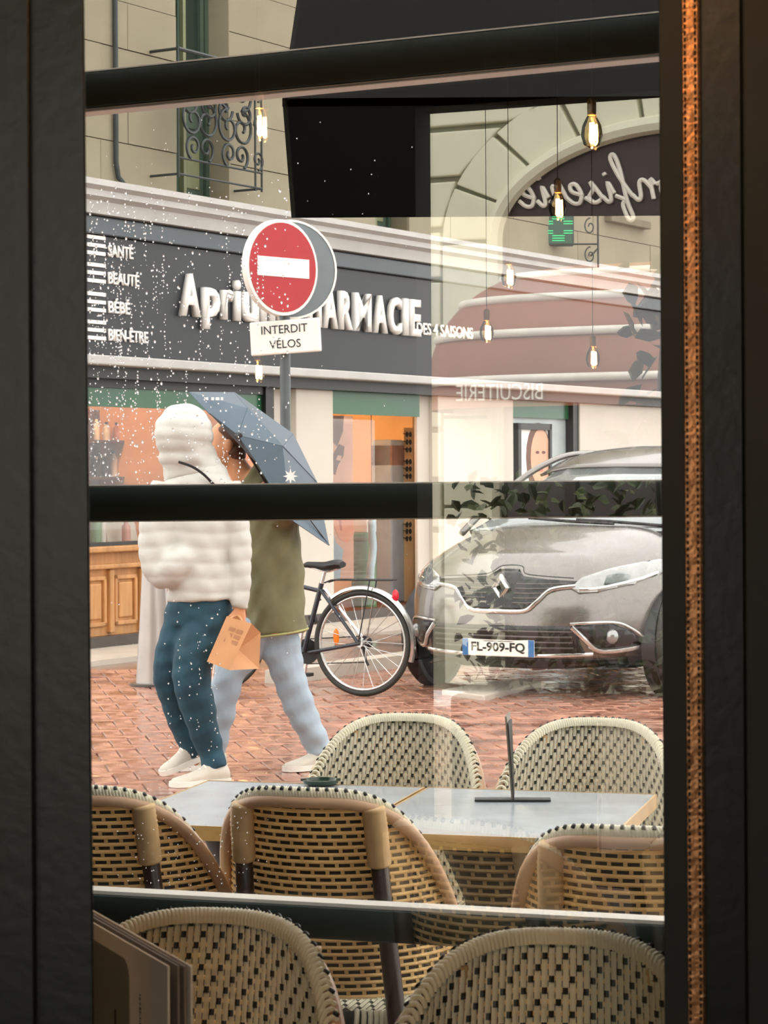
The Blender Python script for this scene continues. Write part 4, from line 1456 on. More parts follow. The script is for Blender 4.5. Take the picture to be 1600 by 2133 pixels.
st = [P(372, 962, WY - 0.165), P(400, 972, WY - 0.17), P(424, 988, WY - 0.16), P(444, 1008, WY - 0.12), P(458, 1020, WY - 0.06), P(462, 1022, WY + 0.05)]
MB().tube(catmull(st, 5), [(0.004, 0.007)] * 26, 6).build('shoulder_strap', m_strap, pw_, smooth=True)
jn = MB()
limb(jn, f_leg)
limb(jn, b_leg)
limb(jn, [(420, 1236, WY, (0.13, 0.148)), (416, 1270, WY, (0.135, 0.158)), (412, 1305, WY, (0.125, 0.14))], 18)
def wrinkle(amp, fq_):
    def f(co):
        return amp * (np.sin(co[:, 2] * fq_ + co[:, 0] * 21 + 2 * np.sin(co[:, 2] * 7)) * np.sin(co[:, 0] * 17 + co[:, 2] * 9) + 0.5 * np.sin(co[:, 2] * fq_ * 1.7 - co[:, 0] * 30))
    return f
def folds(amp):
    def f(co):
        return amp * (np.sin(co[:, 0] * 34 + co[:, 2] * 6 + 1.5 * np.sin(co[:, 2] * 5)) * 0.5 + 0.5 * np.sin(co[:, 2] * 17 + co[:, 0] * 22)) + 0.004 * np.sin(co[:, 0] * 70 - co[:, 2] * 40)
    return f
obj('jeans', remeshed(jn, 0.010, 'jeans', 3, wrinkle(0.0032, 46)), m_denim, pw_, smooth='all')
shoe(pw_, P(473, 1628, WY) * Vector((1, 1, 0)) if False else Vector((P(474, 1625, WY).x, WY + 0.02, 0.002)), Vector((P(362, 1625, WY).x, WY - 0.12, 0.002)), 0)
shoe(pw_, Vector((P(424, 1590, WY + 0.16).x, WY + 0.18, 0.10)), Vector((P(338, 1590, WY + 0.1).x, WY + 0.08, 0.03)), 0)

# --- person in the olive parka
MY = 11.3
m_tor = [(520, 985, MY, (0.10, 0.12)), (540, 1005, MY, (0.13, 0.15)), (556, 1060, MY, (0.15, 0.165)), (564, 1150, MY, (0.155, 0.158)), (571, 1240, MY, (0.16, 0.152)), (577, 1318, MY, (0.165, 0.152))]
m_ra = [(575, 1008, MY - 0.02, 0.08), (590, 1062, MY - 0.08, 0.07), (586, 1072, MY - 0.16, 0.06), (574, 1052, MY - 0.2, 0.05)]
m_la = [(512, 1010, MY, 0.08), (514, 1100, MY, 0.07), (520, 1190, MY - 0.02, 0.06), (522, 1250, MY - 0.02, 0.05)]
m_bl = [(582, 1300, MY, 0.105), (585, 1350, MY, 0.098), (604, 1415, MY, 0.086), (632, 1490, MY, 0.075), (668, 1566, MY + 0.02, 0.064)]
m_fl = [(545, 1300, MY, 0.10), (512, 1350, MY, 0.096), (476, 1410, MY - 0.02, 0.082), (462, 1480, MY, 0.068), (446, 1566, MY + 0.02, 0.06)]
bd = MB()
limb(bd, m_tor, shrink=0.7)
limb(bd, m_ra, shrink=0.6)
limb(bd, m_la, shrink=0.6)
limb(bd, m_bl + [(672, 1572, MY + 0.02, 0.04)], shrink=0.7)
limb(bd, m_fl + [(446, 1575, MY + 0.02, 0.04)], shrink=0.7)
limb(bd, [(512, 1000, MY, 0.06), (490, 965, MY, 0.055), (478, 945, MY, 0.055)])
hc = P(470, 925, MY)
bd.ball(hc, (0.088, 0.075, 0.118), 18, 14)
bd.ball(hc + Vector((-0.015, -0.0, -0.07)), (0.07, 0.058, 0.06), 14, 10)     # jaw
bd.tube([hc + Vector((-0.078, -0.005, 0.02)), hc + Vector((-0.104, -0.007, -0.018)), hc + Vector((-0.082, -0.005, -0.03))], [0.012, 0.017, 0.014], 8)   # nose
bd.ball(hc + Vector((0.02, -0.076, -0.005)), (0.022, 0.012, 0.032), 10, 8)   # ear
bd.ball(hc + Vector((-0.080, -0.004, -0.062)), (0.012, 0.024, 0.012), 8, 6)  # mouth
hand(bd, P(574, 1052, MY - 0.2), Vector((-0.3, 0, 0.9)), (0, 1, 0))
hand(bd, P(522, 1248, MY - 0.02), Vector((0, 0, -1)), (1, 0, 0))
pm = obj('person', remeshed(bd, 0.010, 'person', 2), m_skin, smooth='all')
tag(pm, 'person in an olive parka and pale blue jeans striding under the blue umbrella', 'person')
MB().ball(hc + Vector((-0.074, -0.032, 0.008)), 0.011, 8, 6).ball(hc + Vector((-0.074, 0.022, 0.008)), 0.011, 8, 6).build('eyes', m_eye, pm)
hr = MB()
hr.ball(hc + Vector((0.03, 0.0, 0.035)), (0.084, 0.084, 0.092), 16, 12)
hr.ball(hc + Vector((0.045, 0.0, -0.03)), (0.062, 0.076, 0.07), 14, 10)
obj('hair', remeshed(hr, 0.010, 'hair', 2, wrinkle(0.004, 60)), m_hair, pm, smooth='all')
ck = MB()
limb(ck, m_tor, 20)
limb(ck, m_ra)
limb(ck, m_la)
obj('parka', remeshed(ck, 0.011, 'parka', 4, folds(0.010)), m_olive, pm, smooth='all')
hem = [P(577, 1318, MY) + Vector((0.154 * math.cos(a), 0.167 * math.sin(a), 0.0 + 0.02 * math.cos(a))) for a in [2 * math.pi * i / 28 for i in range(28)]]
MB().tube(hem, 0.006, 6, closed=True).build('parka_hem', mat('olive_hem', lin(166, 164, 108), rough=0.7), pm, smooth=True)
jm = MB()
limb(jm, m_bl)
limb(jm, m_fl)
obj('jeans', remeshed(jm, 0.010, 'jeans', 3, wrinkle(0.006, 36)), m_jean, pm, smooth='all')
shoe(pm, Vector((P(692, 1600, MY).x, MY + 0.04, 0.002)), Vector((P(594, 1600, MY).x, MY - 0.08, 0.002)), 0)
shoe(pm, Vector((P(470, 1600, MY).x, MY + 0.04, 0.002)), Vector((P(362, 1600, MY).x, MY - 0.02, 0.002)), 0)

# --- umbrella
m_umb = mat('slate_blue_umbrella', lin(70, 90, 106), rough=0.4, var=0.08, scale=5, bump=0.06, bscale=10, transl=0.12)
UT = {'A': (495, 907, 10.74), 'T0': (394, 816, 10.95), 'T1': (487, 817, 11.28), 'T2': (610, 904, 11.52), 'T3': (660, 1005, 11.45), 'T4': (686, 1136, 11.2),
      'T5': (606, 1082, 11.0), 'T6': (536, 966, 10.84), 'T7': (436, 861, 10.82), 'R1': (515, 850, 10.98), 'R2': (589, 930, 11.0)}
UP = {k_: P(*v_) for k_, v_ in UT.items()}
um = thing('umbrella', 'slate blue umbrella held low over the shoulder of the person in the olive parka', 'umbrella', Matrix.Translation(UP['A']))
def ul(p):
    return p - UP['A']
for tri in (('A', 'T7', 'R1'), ('A', 'R1', 'R2'), ('A', 'R2', 'T6'), ('A', 'T6', 'T7'), ('T0', 'T1', 'R1', 'T7'), ('T1', 'T2', 'R2', 'R1'), ('R2', 'T2', 'T3'), ('R2', 'T3', 'T5', 'T6'), ('T3', 'T4', 'T5')):
    pts = [ul(UP[q]) for q in tri]
    o = MB().add(pts, [tuple(range(len(pts)))]).build('canopy_panel', m_umb, um)
    sd_ = o.modifiers.new('thick', 'SOLIDIFY')
    sd_.thickness = 0.003
m_uk = mat('umbrella_fittings', lin(26, 28, 30), rough=0.4)
for q in ('T0', 'T1', 'T2', 'T3', 'T4', 'T5', 'T6', 'T7'):
    c = (UP[q] + UP['A']) / 2 + Vector((0.03, 0.12, -0.02))
    MB().tube([ul(UP['A'] + Vector((0, 0.03, 0))), ul(c), ul(UP[q] + Vector((0, 0.006, 0)))], 0.003, 5).build('rib', m_uk, um)
MB().lathe([(0.016, 0), (0.013, 0.02), (0.012, 0.055), (0.007, 0.06)], 10, Matrix.Rotation(math.pi / 2, 4, 'X') @ Matrix.Rotation(0.3, 4, 'Y')).build('ferrule', m_uk, um, smooth=True)
hp = P(568, 1030, MY - 0.17)
MB().tube([Vector((0, 0, 0)), ul(hp), ul(hp) + (ul(hp)).normalized() * 0.06], 0.006, 8).build('shaft', m_uk, um)
MB().tube([ul(hp) + (ul(hp)).normalized() * 0.02, ul(hp) + (ul(hp)).normalized() * 0.12], 0.014, 10).build('handle', m_uk, um, smooth=True)
em = MB()
ec = ul(P(606, 992, 10.98))
fl_ = []
for i in range(16):
    a = 2 * math.pi * i / 16
    r_ = 0.036 if i % 2 == 0 else 0.016
    fl_.append((ec.x + r_ * math.cos(a), ec.z + r_ * 1.05 * math.sin(a)))
em.prism(fl_, ec.y - 0.05, ec.y - 0.047)
em.build('white_emblem', m_white, um)
mk = MB()
for x_, w_ in ((430, 5), (441, 6), (450, 8), (461, 5)):
    c = ul(P(x_, 834, 10.96))
    mk.box(c.x, c.x + w_ / 440, c.y - 0.03, c.y - 0.027, c.z, c.z + 0.014)
mk.build('white_print', m_white, um)

# --- paper bag
m_kraft = mat('kraft_paper', lin(206, 152, 106), rough=0.75, var=0.1, scale=9, bump=0.15, bscale=8)
m_kraftd = mat('kraft_print', lin(176, 124, 88), rough=0.75, var=0.1)
BY = 10.55
bc = P(485, 1340, BY)
bag = thing('paper_bag', 'brown kraft paper carrier bag hanging from the hand of the person in white', 'bag', Matrix.Translation(bc))
def bl(px, py, Y):
    return P(px, py, Y) - bc
q1, q2, q3, q4 = bl(472, 1284, BY), bl(524, 1299, BY - 0.03), bl(478, 1396, BY - 0.05), bl(431, 1378, BY)
r1, r2, r3, r4 = bl(486, 1281, BY + 0.13), bl(543, 1318, BY + 0.14), bl(540, 1393, BY + 0.14), bl(452, 1372, BY + 0.14)
i1, i2 = bl(496, 1352, BY + 0.07), bl(505, 1350, BY + 0.09)
body = MB()
body.add([q1, q2, q3, q4, r1, r2, r3, r4, i1], [(0, 1, 2, 3), (5, 4, 7, 6), (4, 0, 3, 7), (3, 2, 6, 7), (1, 8, 2), (1, 5, 8), (5, 6, 8), (8, 6, 2)])
o = body.build('bag_body', m_kraft, bag)
sd_ = o.modifiers.new('thick', 'SOLIDIFY')
sd_.thickness = 0.002
def bil(u_, v_):
    return (q1 * (1 - u_) + q2 * u_) * (1 - v_) + (q4 * (1 - u_) + q3 * u_) * v_ + Vector((0, -0.004, 0))
for ru in ((0.28, 0.52), (0.58, 0.82)):
    for rv in ((0.18, 0.26), (0.30, 0.38), (0.42, 0.50)):
        MB().add([bil(ru[0], rv[0]), bil(ru[1], rv[0]), bil(ru[1], rv[1]), bil(ru[0], rv[1])], [(0, 1, 2, 3)]).build('print_block', m_kraftd, bag)
MB().tube(catmull([bl(478, 1290, BY), bl(486, 1284, WY - 0.12), bl(497, 1284, WY - 0.12), bl(506, 1295, BY)], 5), 0.006, 6).build('handle', m_kraft, bag, smooth=True)

# ------------------------------------------------------------------ bicycle
m_tyre = mat('black_tyre', lin(46, 46, 42), rough=0.6, var=0.1)
m_chrome = mat('chrome', lin(214, 214, 212), rough=0.15, metal=0.9, var=0.05)
m_bframe = mat('dark_blue_frame', lin(24, 32, 46), rough=0.3, coat=0.5)
m_rubber = mat('black_rubber', lin(32, 32, 32), rough=0.5)
m_redl = mat('red_reflector', lin(206, 26, 48), rough=0.2, var=0.05)
m_orl = mat('orange_reflector', lin(250, 128, 20), rough=0.2, var=0.05)
hub = P(755, 1340, 15.0)
byaw = math.radians(180 - 24)
bk = thing('bicycle', 'dark blue bicycle with silver mudguard parked behind the walking people', 'bicycle', Matrix.Translation((hub.x, hub.y, 0)) @ Matrix.Rotation(byaw, 4, 'Z'))
WR = 0.35
def wheel(par, cx_, steer=0.0, label=None):
    M = Matrix.Translation((cx_, 0, WR)) @ Matrix.Rotation(steer, 4, 'Z')
    def circ(r, n=48):
        return [M @ Vector((r * math.cos(2 * math.pi * i / n), 0, r * math.sin(2 * math.pi * i / n))) for i in range(n)]
    wt = MB().tube(circ(WR - 0.018), 0.019, 8, closed=True).build('tyre', m_tyre, par, smooth='all')
    MB().tube(circ(WR - 0.042), (0.011), 6, closed=True).build('rim', m_chrome, wt, smooth='all')
    sp__ = MB()
    for i in range(24):
        a = 2 * math.pi * i / 24
        o_ = 0.7 if i % 2 else -0.7
        s_ = 0.025 if i % 4 < 2 else -0.025
        sp__.tube([M @ Vector((0.022 * math.cos(a + o_), s_, 0.022 * math.sin(a + o_))), M @ Vector(((WR - 0.045) * math.cos(a), 0, (WR - 0.045) * math.sin(a)))], 0.0022, 4)
    sp__.build('spokes', m_chrome, wt)
    MB().tube([M @ Vector((0, -0.05, 0)), M @ Vector((0, 0.05, 0))], 0.025, 12).build('hub', m_chrome, wt, smooth=True)
    return wt
wh = wheel(bk, 0.0)
wheel(bk, 1.05, math.radians(58))
orl = MB().ball((0.20, -0.02, WR + 0.035), (0.022, 0.008, 0.055), 10, 8)
orl.build('spoke_reflector', m_orl, bk, smooth=True)
BB = Vector((0.43, 0, 0.28))
ST = Vector((0.295, 0, 0.74))
HT, HB = Vector((0.86, 0, 0.80)), Vector((0.90, 0, 0.62))
tb = MB()
tb.tube([BB, ST], 0.017, 10)
bk_frame = tb.build('seat_tube', m_bframe, bk, smooth=True)
MB().tube([BB, HB], 0.018, 10).build('down_tube', m_bframe, bk, smooth=True)
MB().tube([ST + Vector((0.02, 0, -0.05)), HT], 0.015, 10).build('top_tube', m_bframe, bk, smooth=True)
MB().tube([HB, HT + Vector((-0.01, 0, 0.03))], 0.02, 10).build('head_tube', m_bframe, bk, smooth=True)
for s in (-1, 1):
    MB().tube([Vector((0, s * 0.06, WR)), Vector((0.38, s * 0.03, 0.28))], 0.0125, 8).build('chain_stay', m_bframe, bk, smooth=True)
    MB().tube([Vector((0, s * 0.06, WR)), Vector((0.29, s * 0.03, 0.70))], 0.012, 8).build('seat_stay', m_chrome if s < 0 else m_bframe, bk, smooth=True)
    MB().tube([HB, Vector((0.95, s * 0.05, 0.52)), Vector((1.05, s * 0.05, WR))], 0.012, 8).build('fork_blade', m_bframe, bk, smooth=True)
MB().tube([ST, Vector((0.268, 0, 0.83))], 0.013, 10).build('seat_post', m_chrome, bk, smooth=True)
sd = MB()
rings = []
for x_, w_, z_, h_ in ((0.14, 0.055, 0.865, 0.02), (0.165, 0.078, 0.868, 0.03), (0.21, 0.074, 0.862, 0.034), (0.27, 0.042, 0.852, 0.03), (0.34, 0.025, 0.858, 0.024), (0.40, 0.019, 0.862, 0.02), (0.425, 0.01, 0.857, 0.014)):
    rings.append([Vector((x_, w_ * math.cos(2 * math.pi * j / 12), z_ + h_ * math.sin(2 * math.pi * j / 12))) for j in range(12)])
sd.rings(rings)
sd.build('saddle', m_rubber, bk, smooth=True)
MB().tube([(0.17, -0.025, 0.84), (0.25, -0.02, 0.815), (0.36, -0.01, 0.84)], 0.005, 6).tube([(0.17, 0.025, 0.84), (0.25, 0.02, 0.815), (0.36, 0.01, 0.84)], 0.005, 6).build('saddle_rails', m_chrome, bk, smooth=True)
gd = MB()
rings = []
for i in range(26):
    a = math.radians(-18 + i * 150 / 25)
    a = math.pi - a if False else a
    ring = []
    for yy, dr_ in ((-0.027, -0.014), (-0.02, 0.004), (0, 0.01), (0.02, 0.004), (0.027, -0.014), (0.02, 0.0), (0, 0.006), (-0.02, 0.0)):
        r_ = WR + 0.022 + dr_
        ring.append(Vector((-r_ * math.cos(a), yy, WR + r_ * math.sin(a))))
    rings.append(ring)
gd.rings(rings)
mg = gd.build('mudguard', m_chrome, bk, smooth=True)
MB().ball((-0.24, 0, WR + 0.315), (0.022, 0.03, 0.042), 12, 8).build('rear_light', m_redl, bk, smooth=True)
rk = MB()
for s in (-1, 1):
    rk.tube([(0.26, s * 0.03, 0.745), (0.20, s * 0.05, 0.765), (-0.20, s * 0.055, 0.768), (-0.235, s * 0.03, 0.768)], 0.0055, 6)
    rk.tube([(-0.08, s * 0.055, 0.765), (0, s * 0.065, WR + 0.01)], 0.0045, 6)
for x_ in (-0.2, -0.08, 0.06, 0.18):
    rk.tube([(x_, -0.055, 0.767), (x_, 0.055, 0.767)], 0.0045, 6)
rk.build('luggage_rack', m_rubber, bk, smooth=True)
def ycyl(c, r, w_, nm, m_, n=20, par=bk):
    M = Matrix.Translation(c) @ Matrix.Rotation(math.pi / 2, 4, 'X')
    return MB().lathe([(r, -w_ / 2), (r, w_ / 2)], n, M).build(nm, m_, par, smooth=True)
ycyl((0.43, -0.05, 0.28), 0.085, 0.006, 'chain_ring', m_rubber)
ycyl((0, -0.045, WR), 0.045, 0.03, 'sprockets', m_rubber)
MB().tube([(0.43, -0.07, 0.28), (0.46, -0.075, 0.12)], 0.009, 6).build('crank_arm', m_chrome, bk)
MB().box(0.43, 0.50, -0.15, -0.08, 0.108, 0.13).build('pedal', m_rubber, bk)
MB().tube([(0.43, 0.07, 0.28), (0.40, 0.075, 0.44)], 0.009, 6).build('crank_arm', m_chrome, bk)
MB().box(0.36, 0.43, 0.08, 0.15, 0.43, 0.45).build('pedal', m_rubber, bk)
MB().tube([(0.02, -0.05, WR - 0.02), (0.0, -0.055, WR - 0.12), (-0.02, -0.05, WR - 0.15)], 0.008, 6).build('derailleur', m_rubber, bk)
for z_ in (0.075,):
    ch = MB()
    ch.tube([(0.43, -0.05, 0.28 + 0.083), (0, -0.045, WR + 0.043)], 0.004, 5).tube([(0.43, -0.05, 0.28 - 0.083), (0.0, -0.05, WR - 0.13)], 0.004, 5)
    ch.build('chain', m_rubber, bk)
MB().tube([(0.33, -0.045, 0.62), (0.345, -0.04, 0.66), (0.30, -0.035, 0.69)], 0.012, 6).build('brake', m_rubber, bk)
MB().tube([(0.365, -0.03, 0.47), (0.385, -0.035, 0.52)], 0.03, 8).build('dynamo', m_rubber, bk)
MB().tube([HT + Vector((-0.01, 0, 0.03)), Vector((0.85, 0, 0.92))], 0.012, 8).build('stem', m_chrome, bk)
MB().tube(catmull([(0.72, -0.28, 0.98), (0.86, -0.2, 0.98), (0.87, 0, 0.92), (0.86, 0.2, 0.98), (0.72, 0.28, 0.98)], 5), 0.012, 8).build('handlebar', m_chrome, bk, smooth=True)

# ------------------------------------------------------------------ grey parked car
m_paint = mat('taupe_grey_car_paint', lin(126, 121, 117), rough=0.26, metal=0.75, var=0.04, scale=3, coat=0.5)
m_cblk = mat('gloss_black_plastic', lin(24, 24, 26), rough=0.25)
m_cgl = mat('windscreen_glass', lin(150, 156, 156), rough=0.03, var=0.12, scale=1.5, metal=0.35, spec=1.0)
m_hl = mat('headlight_lens', lin(150, 152, 150), rough=0.08, var=0.15, scale=14, metal=0.5, coat=1.0)
m_hlc = mat('headlight_projector', lin(70, 82, 80), rough=0.05, coat=1.0)
m_plate = mat('plate_white', lin(242, 240, 232), rough=0.4, var=0.02)
m_pblue = mat('plate_blue', lin(44, 108, 168), rough=0.4)
m_alloy = mat('silver_alloy', lin(196, 198, 196), rough=0.3, metal=0.25, var=0.05)
CY = math.radians(-30)
cpos = P(1036, 1348, 14.75)
CARM = Matrix.Translation((cpos.x, cpos.y, 0)) @ Matrix.Rotation(CY, 4, 'Z')
car = thing('car', 'grey family car parked nose on beyond the bicycle, facing the cafe', 'car', CARM)

def interp(xs, ys, x):
    return float(np.interp(x, xs, ys))
def se(y, L_, p):
    t = max(0.0, min(1.0, 1 - y / L_))
    return (1 - t ** p) ** (1 / p)
LEN = 4.4
HOODY = [0, 0.25, 0.5, 0.8, 1.1, 1.3, 2.2, 3.4, 4.2, 4.4]
HOODZ = [0.90, 0.935, 0.985, 1.04, 1.085, 1.10, 1.10, 1.08, 1.02, 0.95]
def rake(z):
    return interp([0.15, 0.28, 0.45, 0.60, 0.72, 0.82, 0.90, 1.1], [0.10, 0.03, 0.0, 0.015, 0.05, 0.11, 0.2, 0.3], z)
def body_point(y, th):
    """th: -pi/2 bottom .. pi/2 top on the +x half (0 is the side)"""
    w_ = 0.93 * se(y, 0.95, 2.7) * (se(LEN - y, 0.6, 2.6))
    zt_ = interp(HOODY, HOODZ, y)
    zb_ = 0.19
    zm = 0.52
    ht = (zt_ - zm) * se(y, 0.20, 2.2) * se(LEN - y, 0.3, 2.4)
    hb = (zm - zb_) * se(y, 0.10, 2.4) * se(LEN - y, 0.3, 2.4)
    c, s_ = math.cos(th), math.sin(th)
    e = 0.40
    x = w_ * math.copysign(abs(c) ** e, c)
    z = zm + (ht if s_ > 0 else hb) * math.copysign(abs(s_) ** (0.55 if s_ > 0 else 0.4), s_)
    # crowned bonnet with a soft centre raise, tucked-in sills
    if s_ > 0 and y > 0.1:
        z += 0.03 * math.cos(min(abs(x) / 0.93, 1) * math.pi / 2) * min(1, (y - 0.1) / 0.4) * max(0, s_)
        z -= 0.055 * (abs(x) / 0.93) ** 4 * max(0, s_) * min(1, y / 0.5)
    if z < 0.4:
        x *= 1 - 0.10 * (0.4 - z) / 0.2
    f = max(0, 1 - y / 0.9)
    return Vector((x, y + rake(z) * f ** 0.8, z))
ys = [0.0015, 0.006, 0.014, 0.026, 0.042, 0.06, 0.085, 0.115, 0.15, 0.19, 0.24, 0.3, 0.37, 0.45, 0.54, 0.64, 0.75, 0.87, 1.0, 1.15, 1.3, 1.5, 1.8, 2.1, 2.5, 2.9, 3.3, 3.7, 4.0, 4.15, 4.25, 4.33, 4.37, 4.395]
NT = 72
body = MB()
body.rings([[body_point(y, -math.pi / 2 + 2 * math.pi * i / NT) for i in range(NT)] for y in ys])
# wheel arches are cut from the side by dark liners laid over the flanks
bo_ = body.build('body', m_paint, car, smooth='all')
bvh = BVHTree.FromPolygons([Vector(v) for v in body.v], body.f)
def front_y(x, z):
    h_ = bvh.ray_cast(Vector((x, -1, z)), Vector((0, 1, 0)))
    return h_[0].y if h_[0] is not None else None
def patch(poly, nm, m_, off=0.006, parent=None, step=0.035, smooth=True, thick=0.008):
    bm = bmesh.new()
    vs = [bm.verts.new((p[0], 0, p[1])) for p in poly]
    bm.faces.new(vs)
    xs = [p[0] for p in poly]
    zs = [p[1] for p in poly]
    for ax, lo, hi in ((0, min(xs), max(xs)), (2, min(zs), max(zs))):
        v_ = math.floor(lo / step) * step + step
        while v_ < hi:
            co = [0, 0, 0]
            no = [0, 0, 0]
            co[ax] = v_
            no[ax] = 1
            bmesh.ops.bisect_plane(bm, geom=list(bm.verts) + list(bm.edges) + list(bm.faces), plane_co=co, plane_no=no)
            v_ += step
    bmesh.ops.triangulate(bm, faces=bm.faces)
    last = 0.2
    for v in bm.verts:
        y = front_y(v.co.x, v.co.z)
        if y is None:
            y = front_y(v.co.x * 0.985, v.co.z) or last
        last = y
        v.co.y = y - off
    me = bpy.data.meshes.new(nm)
    bm.normal_update()
    bm.to_mesh(me)
    bm.free()
    o = obj(nm, me, m_, parent or car, smooth='all' if smooth else False)
    sdm = o.modifiers.new('thick', 'SOLIDIFY')
    sdm.thickness = thick
    sdm.offset = 0
    return o
def mirp(poly):
    return [(-x, z) for x, z in reversed(poly)]
def strip(pts, w_, nm, m_, off=0.012, parent=None):
    pts = [Vector((p[0], 0, p[1])) for p in pts]
    cp_ = catmull(pts, 6)
    out = []
    for p in cp_:
        y = front_y(p.x, p.z)
        if y is None:
            continue
        out.append(Vector((p.x, y - off, p.z)))
    MB().tube(out, [(w_ * 0.6, w_)] * len(out), 8).build(nm, m_, parent or car, smooth=True)
# upper grille with chrome wings
gr = [(-0.50, 0.765), (-0.30, 0.775), (-0.13, 0.79), (-0.07, 0.835), (0.07, 0.835), (0.13, 0.79), (0.30, 0.775), (0.50, 0.765), (0.47, 0.725), (0.33, 0.70), (0.25, 0.62), (0.18, 0.585), (-0.18, 0.585), (-0.25, 0.62), (-0.33, 0.70), (-0.47, 0.725)]
grille = patch(gr, 'upper_grille', m_cblk, 0.004)
strip([(-0.50, 0.735), (-0.35, 0.71), (-0.27, 0.635), (-0.19, 0.575), (0, 0.568), (0.19, 0.575), (0.27, 0.635), (0.35, 0.71), (0.50, 0.735)], 0.014, 'chrome_grille_wing', m_chrome)
for z_, xw in ((0.745, 0.45), (0.715, 0.36), (0.685, 0.31), (0.655, 0.28), (0.625, 0.24)):
    for s in (-1, 1):
        strip([(s * 0.10, z_), (s * 0.2, z_), (s * xw, z_ + 0.004)], 0.006, 'grille_slat', m_bold, 0.009, grille)
# diamond badge
yb_ = front_y(0, 0.72) - 0.03
def dia(w_, h_):
    return [(0, h_), (w_, 0), (0, -h_), (-w_, 0)]
bd_ = MB()
ou, inn = dia(0.066, 0.088), dia(0.030, 0.042)
vs = [(x, yb_, z + 0.72) for x, z in ou] + [(x, yb_ + 0.004, z + 0.72) for x, z in inn] + [(x, yb_ + 0.03, z + 0.72) for x, z in ou] + [(x * 0.47, yb_ - 0.014, z * 0.47 + 0.72) for x, z in dia(0.1, 0.138)]
fs_ = []
for i in range(4):
    j = (i + 1) % 4
    fs_ += [(i, j, 12 + j, 12 + i), (12 + i, 12 + j, 4 + j, 4 + i), (i, 8 + i, 8 + j, j)]
bd_.add(vs, fs_)
bd_.build('diamond_badge', m_chrome, car)
# headlights
for s in (-1, 1):
    hl = [(0.475, 0.725), (0.52, 0.785), (0.66, 0.845), (0.80, 0.885), (0.885, 0.905), (0.90, 0.87), (0.875, 0.80), (0.80, 0.745), (0.64, 0.70), (0.53, 0.69)]
    o = patch(hl if s > 0 else mirp(hl), 'headlight', m_hl, 0.010, step=0.025)
    pj = [(0.66, 0.745), (0.66, 0.80), (0.72, 0.82), (0.77, 0.80), (0.77, 0.755), (0.71, 0.735)]
    patch(pj if s > 0 else mirp(pj), 'projector', m_hlc, 0.018, o)
    strip([(s * 0.53, 0.715), (s * 0.64, 0.722), (s * 0.80, 0.768), (s * 0.865, 0.81)], 0.010, 'light_blade', m_chrome, 0.018, o)
    # fog lamp pocket and its chrome bracket
    pk = [(0.50, 0.485), (0.72, 0.495), (0.80, 0.45), (0.86, 0.36), (0.66, 0.325), (0.58, 0.40)]
    fp = patch(pk if s > 0 else mirp(pk), 'fog_lamp_pocket', m_cblk, 0.005)
    strip([(s * 0.49, 0.495), (s * 0.72, 0.505), (s * 0.81, 0.455), (s * 0.87, 0.365)], 0.009, 'chrome_trim', m_chrome, 0.012, fp)
    strip([(s * 0.50, 0.475), (s * 0.57, 0.40), (s * 0.63, 0.325), (s * 0.72, 0.318), (s * 0.85, 0.345)], 0.017, 'chrome_trim', m_chrome, 0.012, fp)
    yf = front_y(s * 0.71, 0.415)
    MB().lathe([(0.0, 0.03), (0.03, 0.027), (0.043, 0.015), (0.048, 0.0)], 20, Matrix.Translation((s * 0.71, yf, 0.415)) @ Matrix.Rotation(math.pi / 2, 4, 'X')).build('fog_lamp', m_hl, fp, smooth=True)
# lower intake, lip and plate
lo = [(-0.56, 0.30), (-0.52, 0.48), (0.52, 0.48), (0.56, 0.30)]
low = patch(lo, 'lower_intake', m_cblk, 0.003)
for z_ in (0.34, 0.375, 0.41, 0.445):
    strip([(-0.5, z_), (0, z_), (0.5, z_)], 0.007, 'intake_slat', m_bold, 0.006, low)
strip([(-0.60, 0.30), (-0.3, 0.288), (0, 0.285), (0.3, 0.288), (0.60, 0.30)], 0.014, 'chrome_lip', m_chrome, 0.006)
bl_ = [(-0.80, 0.20), (-0.80, 0.265), (0.80, 0.265), (0.80, 0.20)]
patch(bl_, 'bumper_skirt', m_cblk, 0.004)
yp = front_y(0, 0.335) - 0.022
pt = MB().box(-0.26, 0.26, yp, yp + 0.012, 0.278, 0.388).build('number_plate', m_plate, car, bevel=0.004)
for xx in ((-0.26, -0.218), (0.218, 0.26)):
    MB().box(xx[0], xx[1], yp - 0.001, yp, 0.279, 0.387).build('blue_band', m_pblue, pt)
put_text('lettering', 'FL-909-FQ', m_sblk, pt, Matrix.Translation((-0.195, yp - 0.001, 0.298)) @ TXT, 0.001, 0.39, 0.07, bold=0.025)
# bonnet shut line, greenhouse
strip([(-0.47, 0.785), (-0.2, 0.80), (-0.12, 0.815), (-0.07, 0.855), (0.07, 0.855), (0.12, 0.815), (0.2, 0.80), (0.47, 0.785)], 0.004, 'bonnet_shut_line', m_cblk, 0.001)
def gh_ring(y, zt_, w_, zb_=1.06, n=28):
    ring = []
    wb_ = 0.82
    for i in range(n):
        th = -math.pi / 2 + 2 * math.pi * i / n
        c, s_ = math.cos(th), math.sin(th)
        if s_ >= 0:
            f = abs(s_) ** 0.6
            x = math.copysign(abs(c) ** 0.32, c) * (wb_ + (w_ - wb_) * f)
            z = zb_ + (zt_ - zb_) * f
        else:
            x = math.copysign(abs(c) ** 0.32, c) * wb_
            z = zb_ + 0.12 * s_
        ring.append(Vector((x, y + 0.12 * (abs(x) / 0.8) ** 2, z)))
    return ring
gy = [(1.05, 1.065, 0.80), (1.25, 1.17, 0.76), (1.5, 1.31, 0.71), (1.75, 1.435, 0.67), (1.95, 1.52, 0.64)]
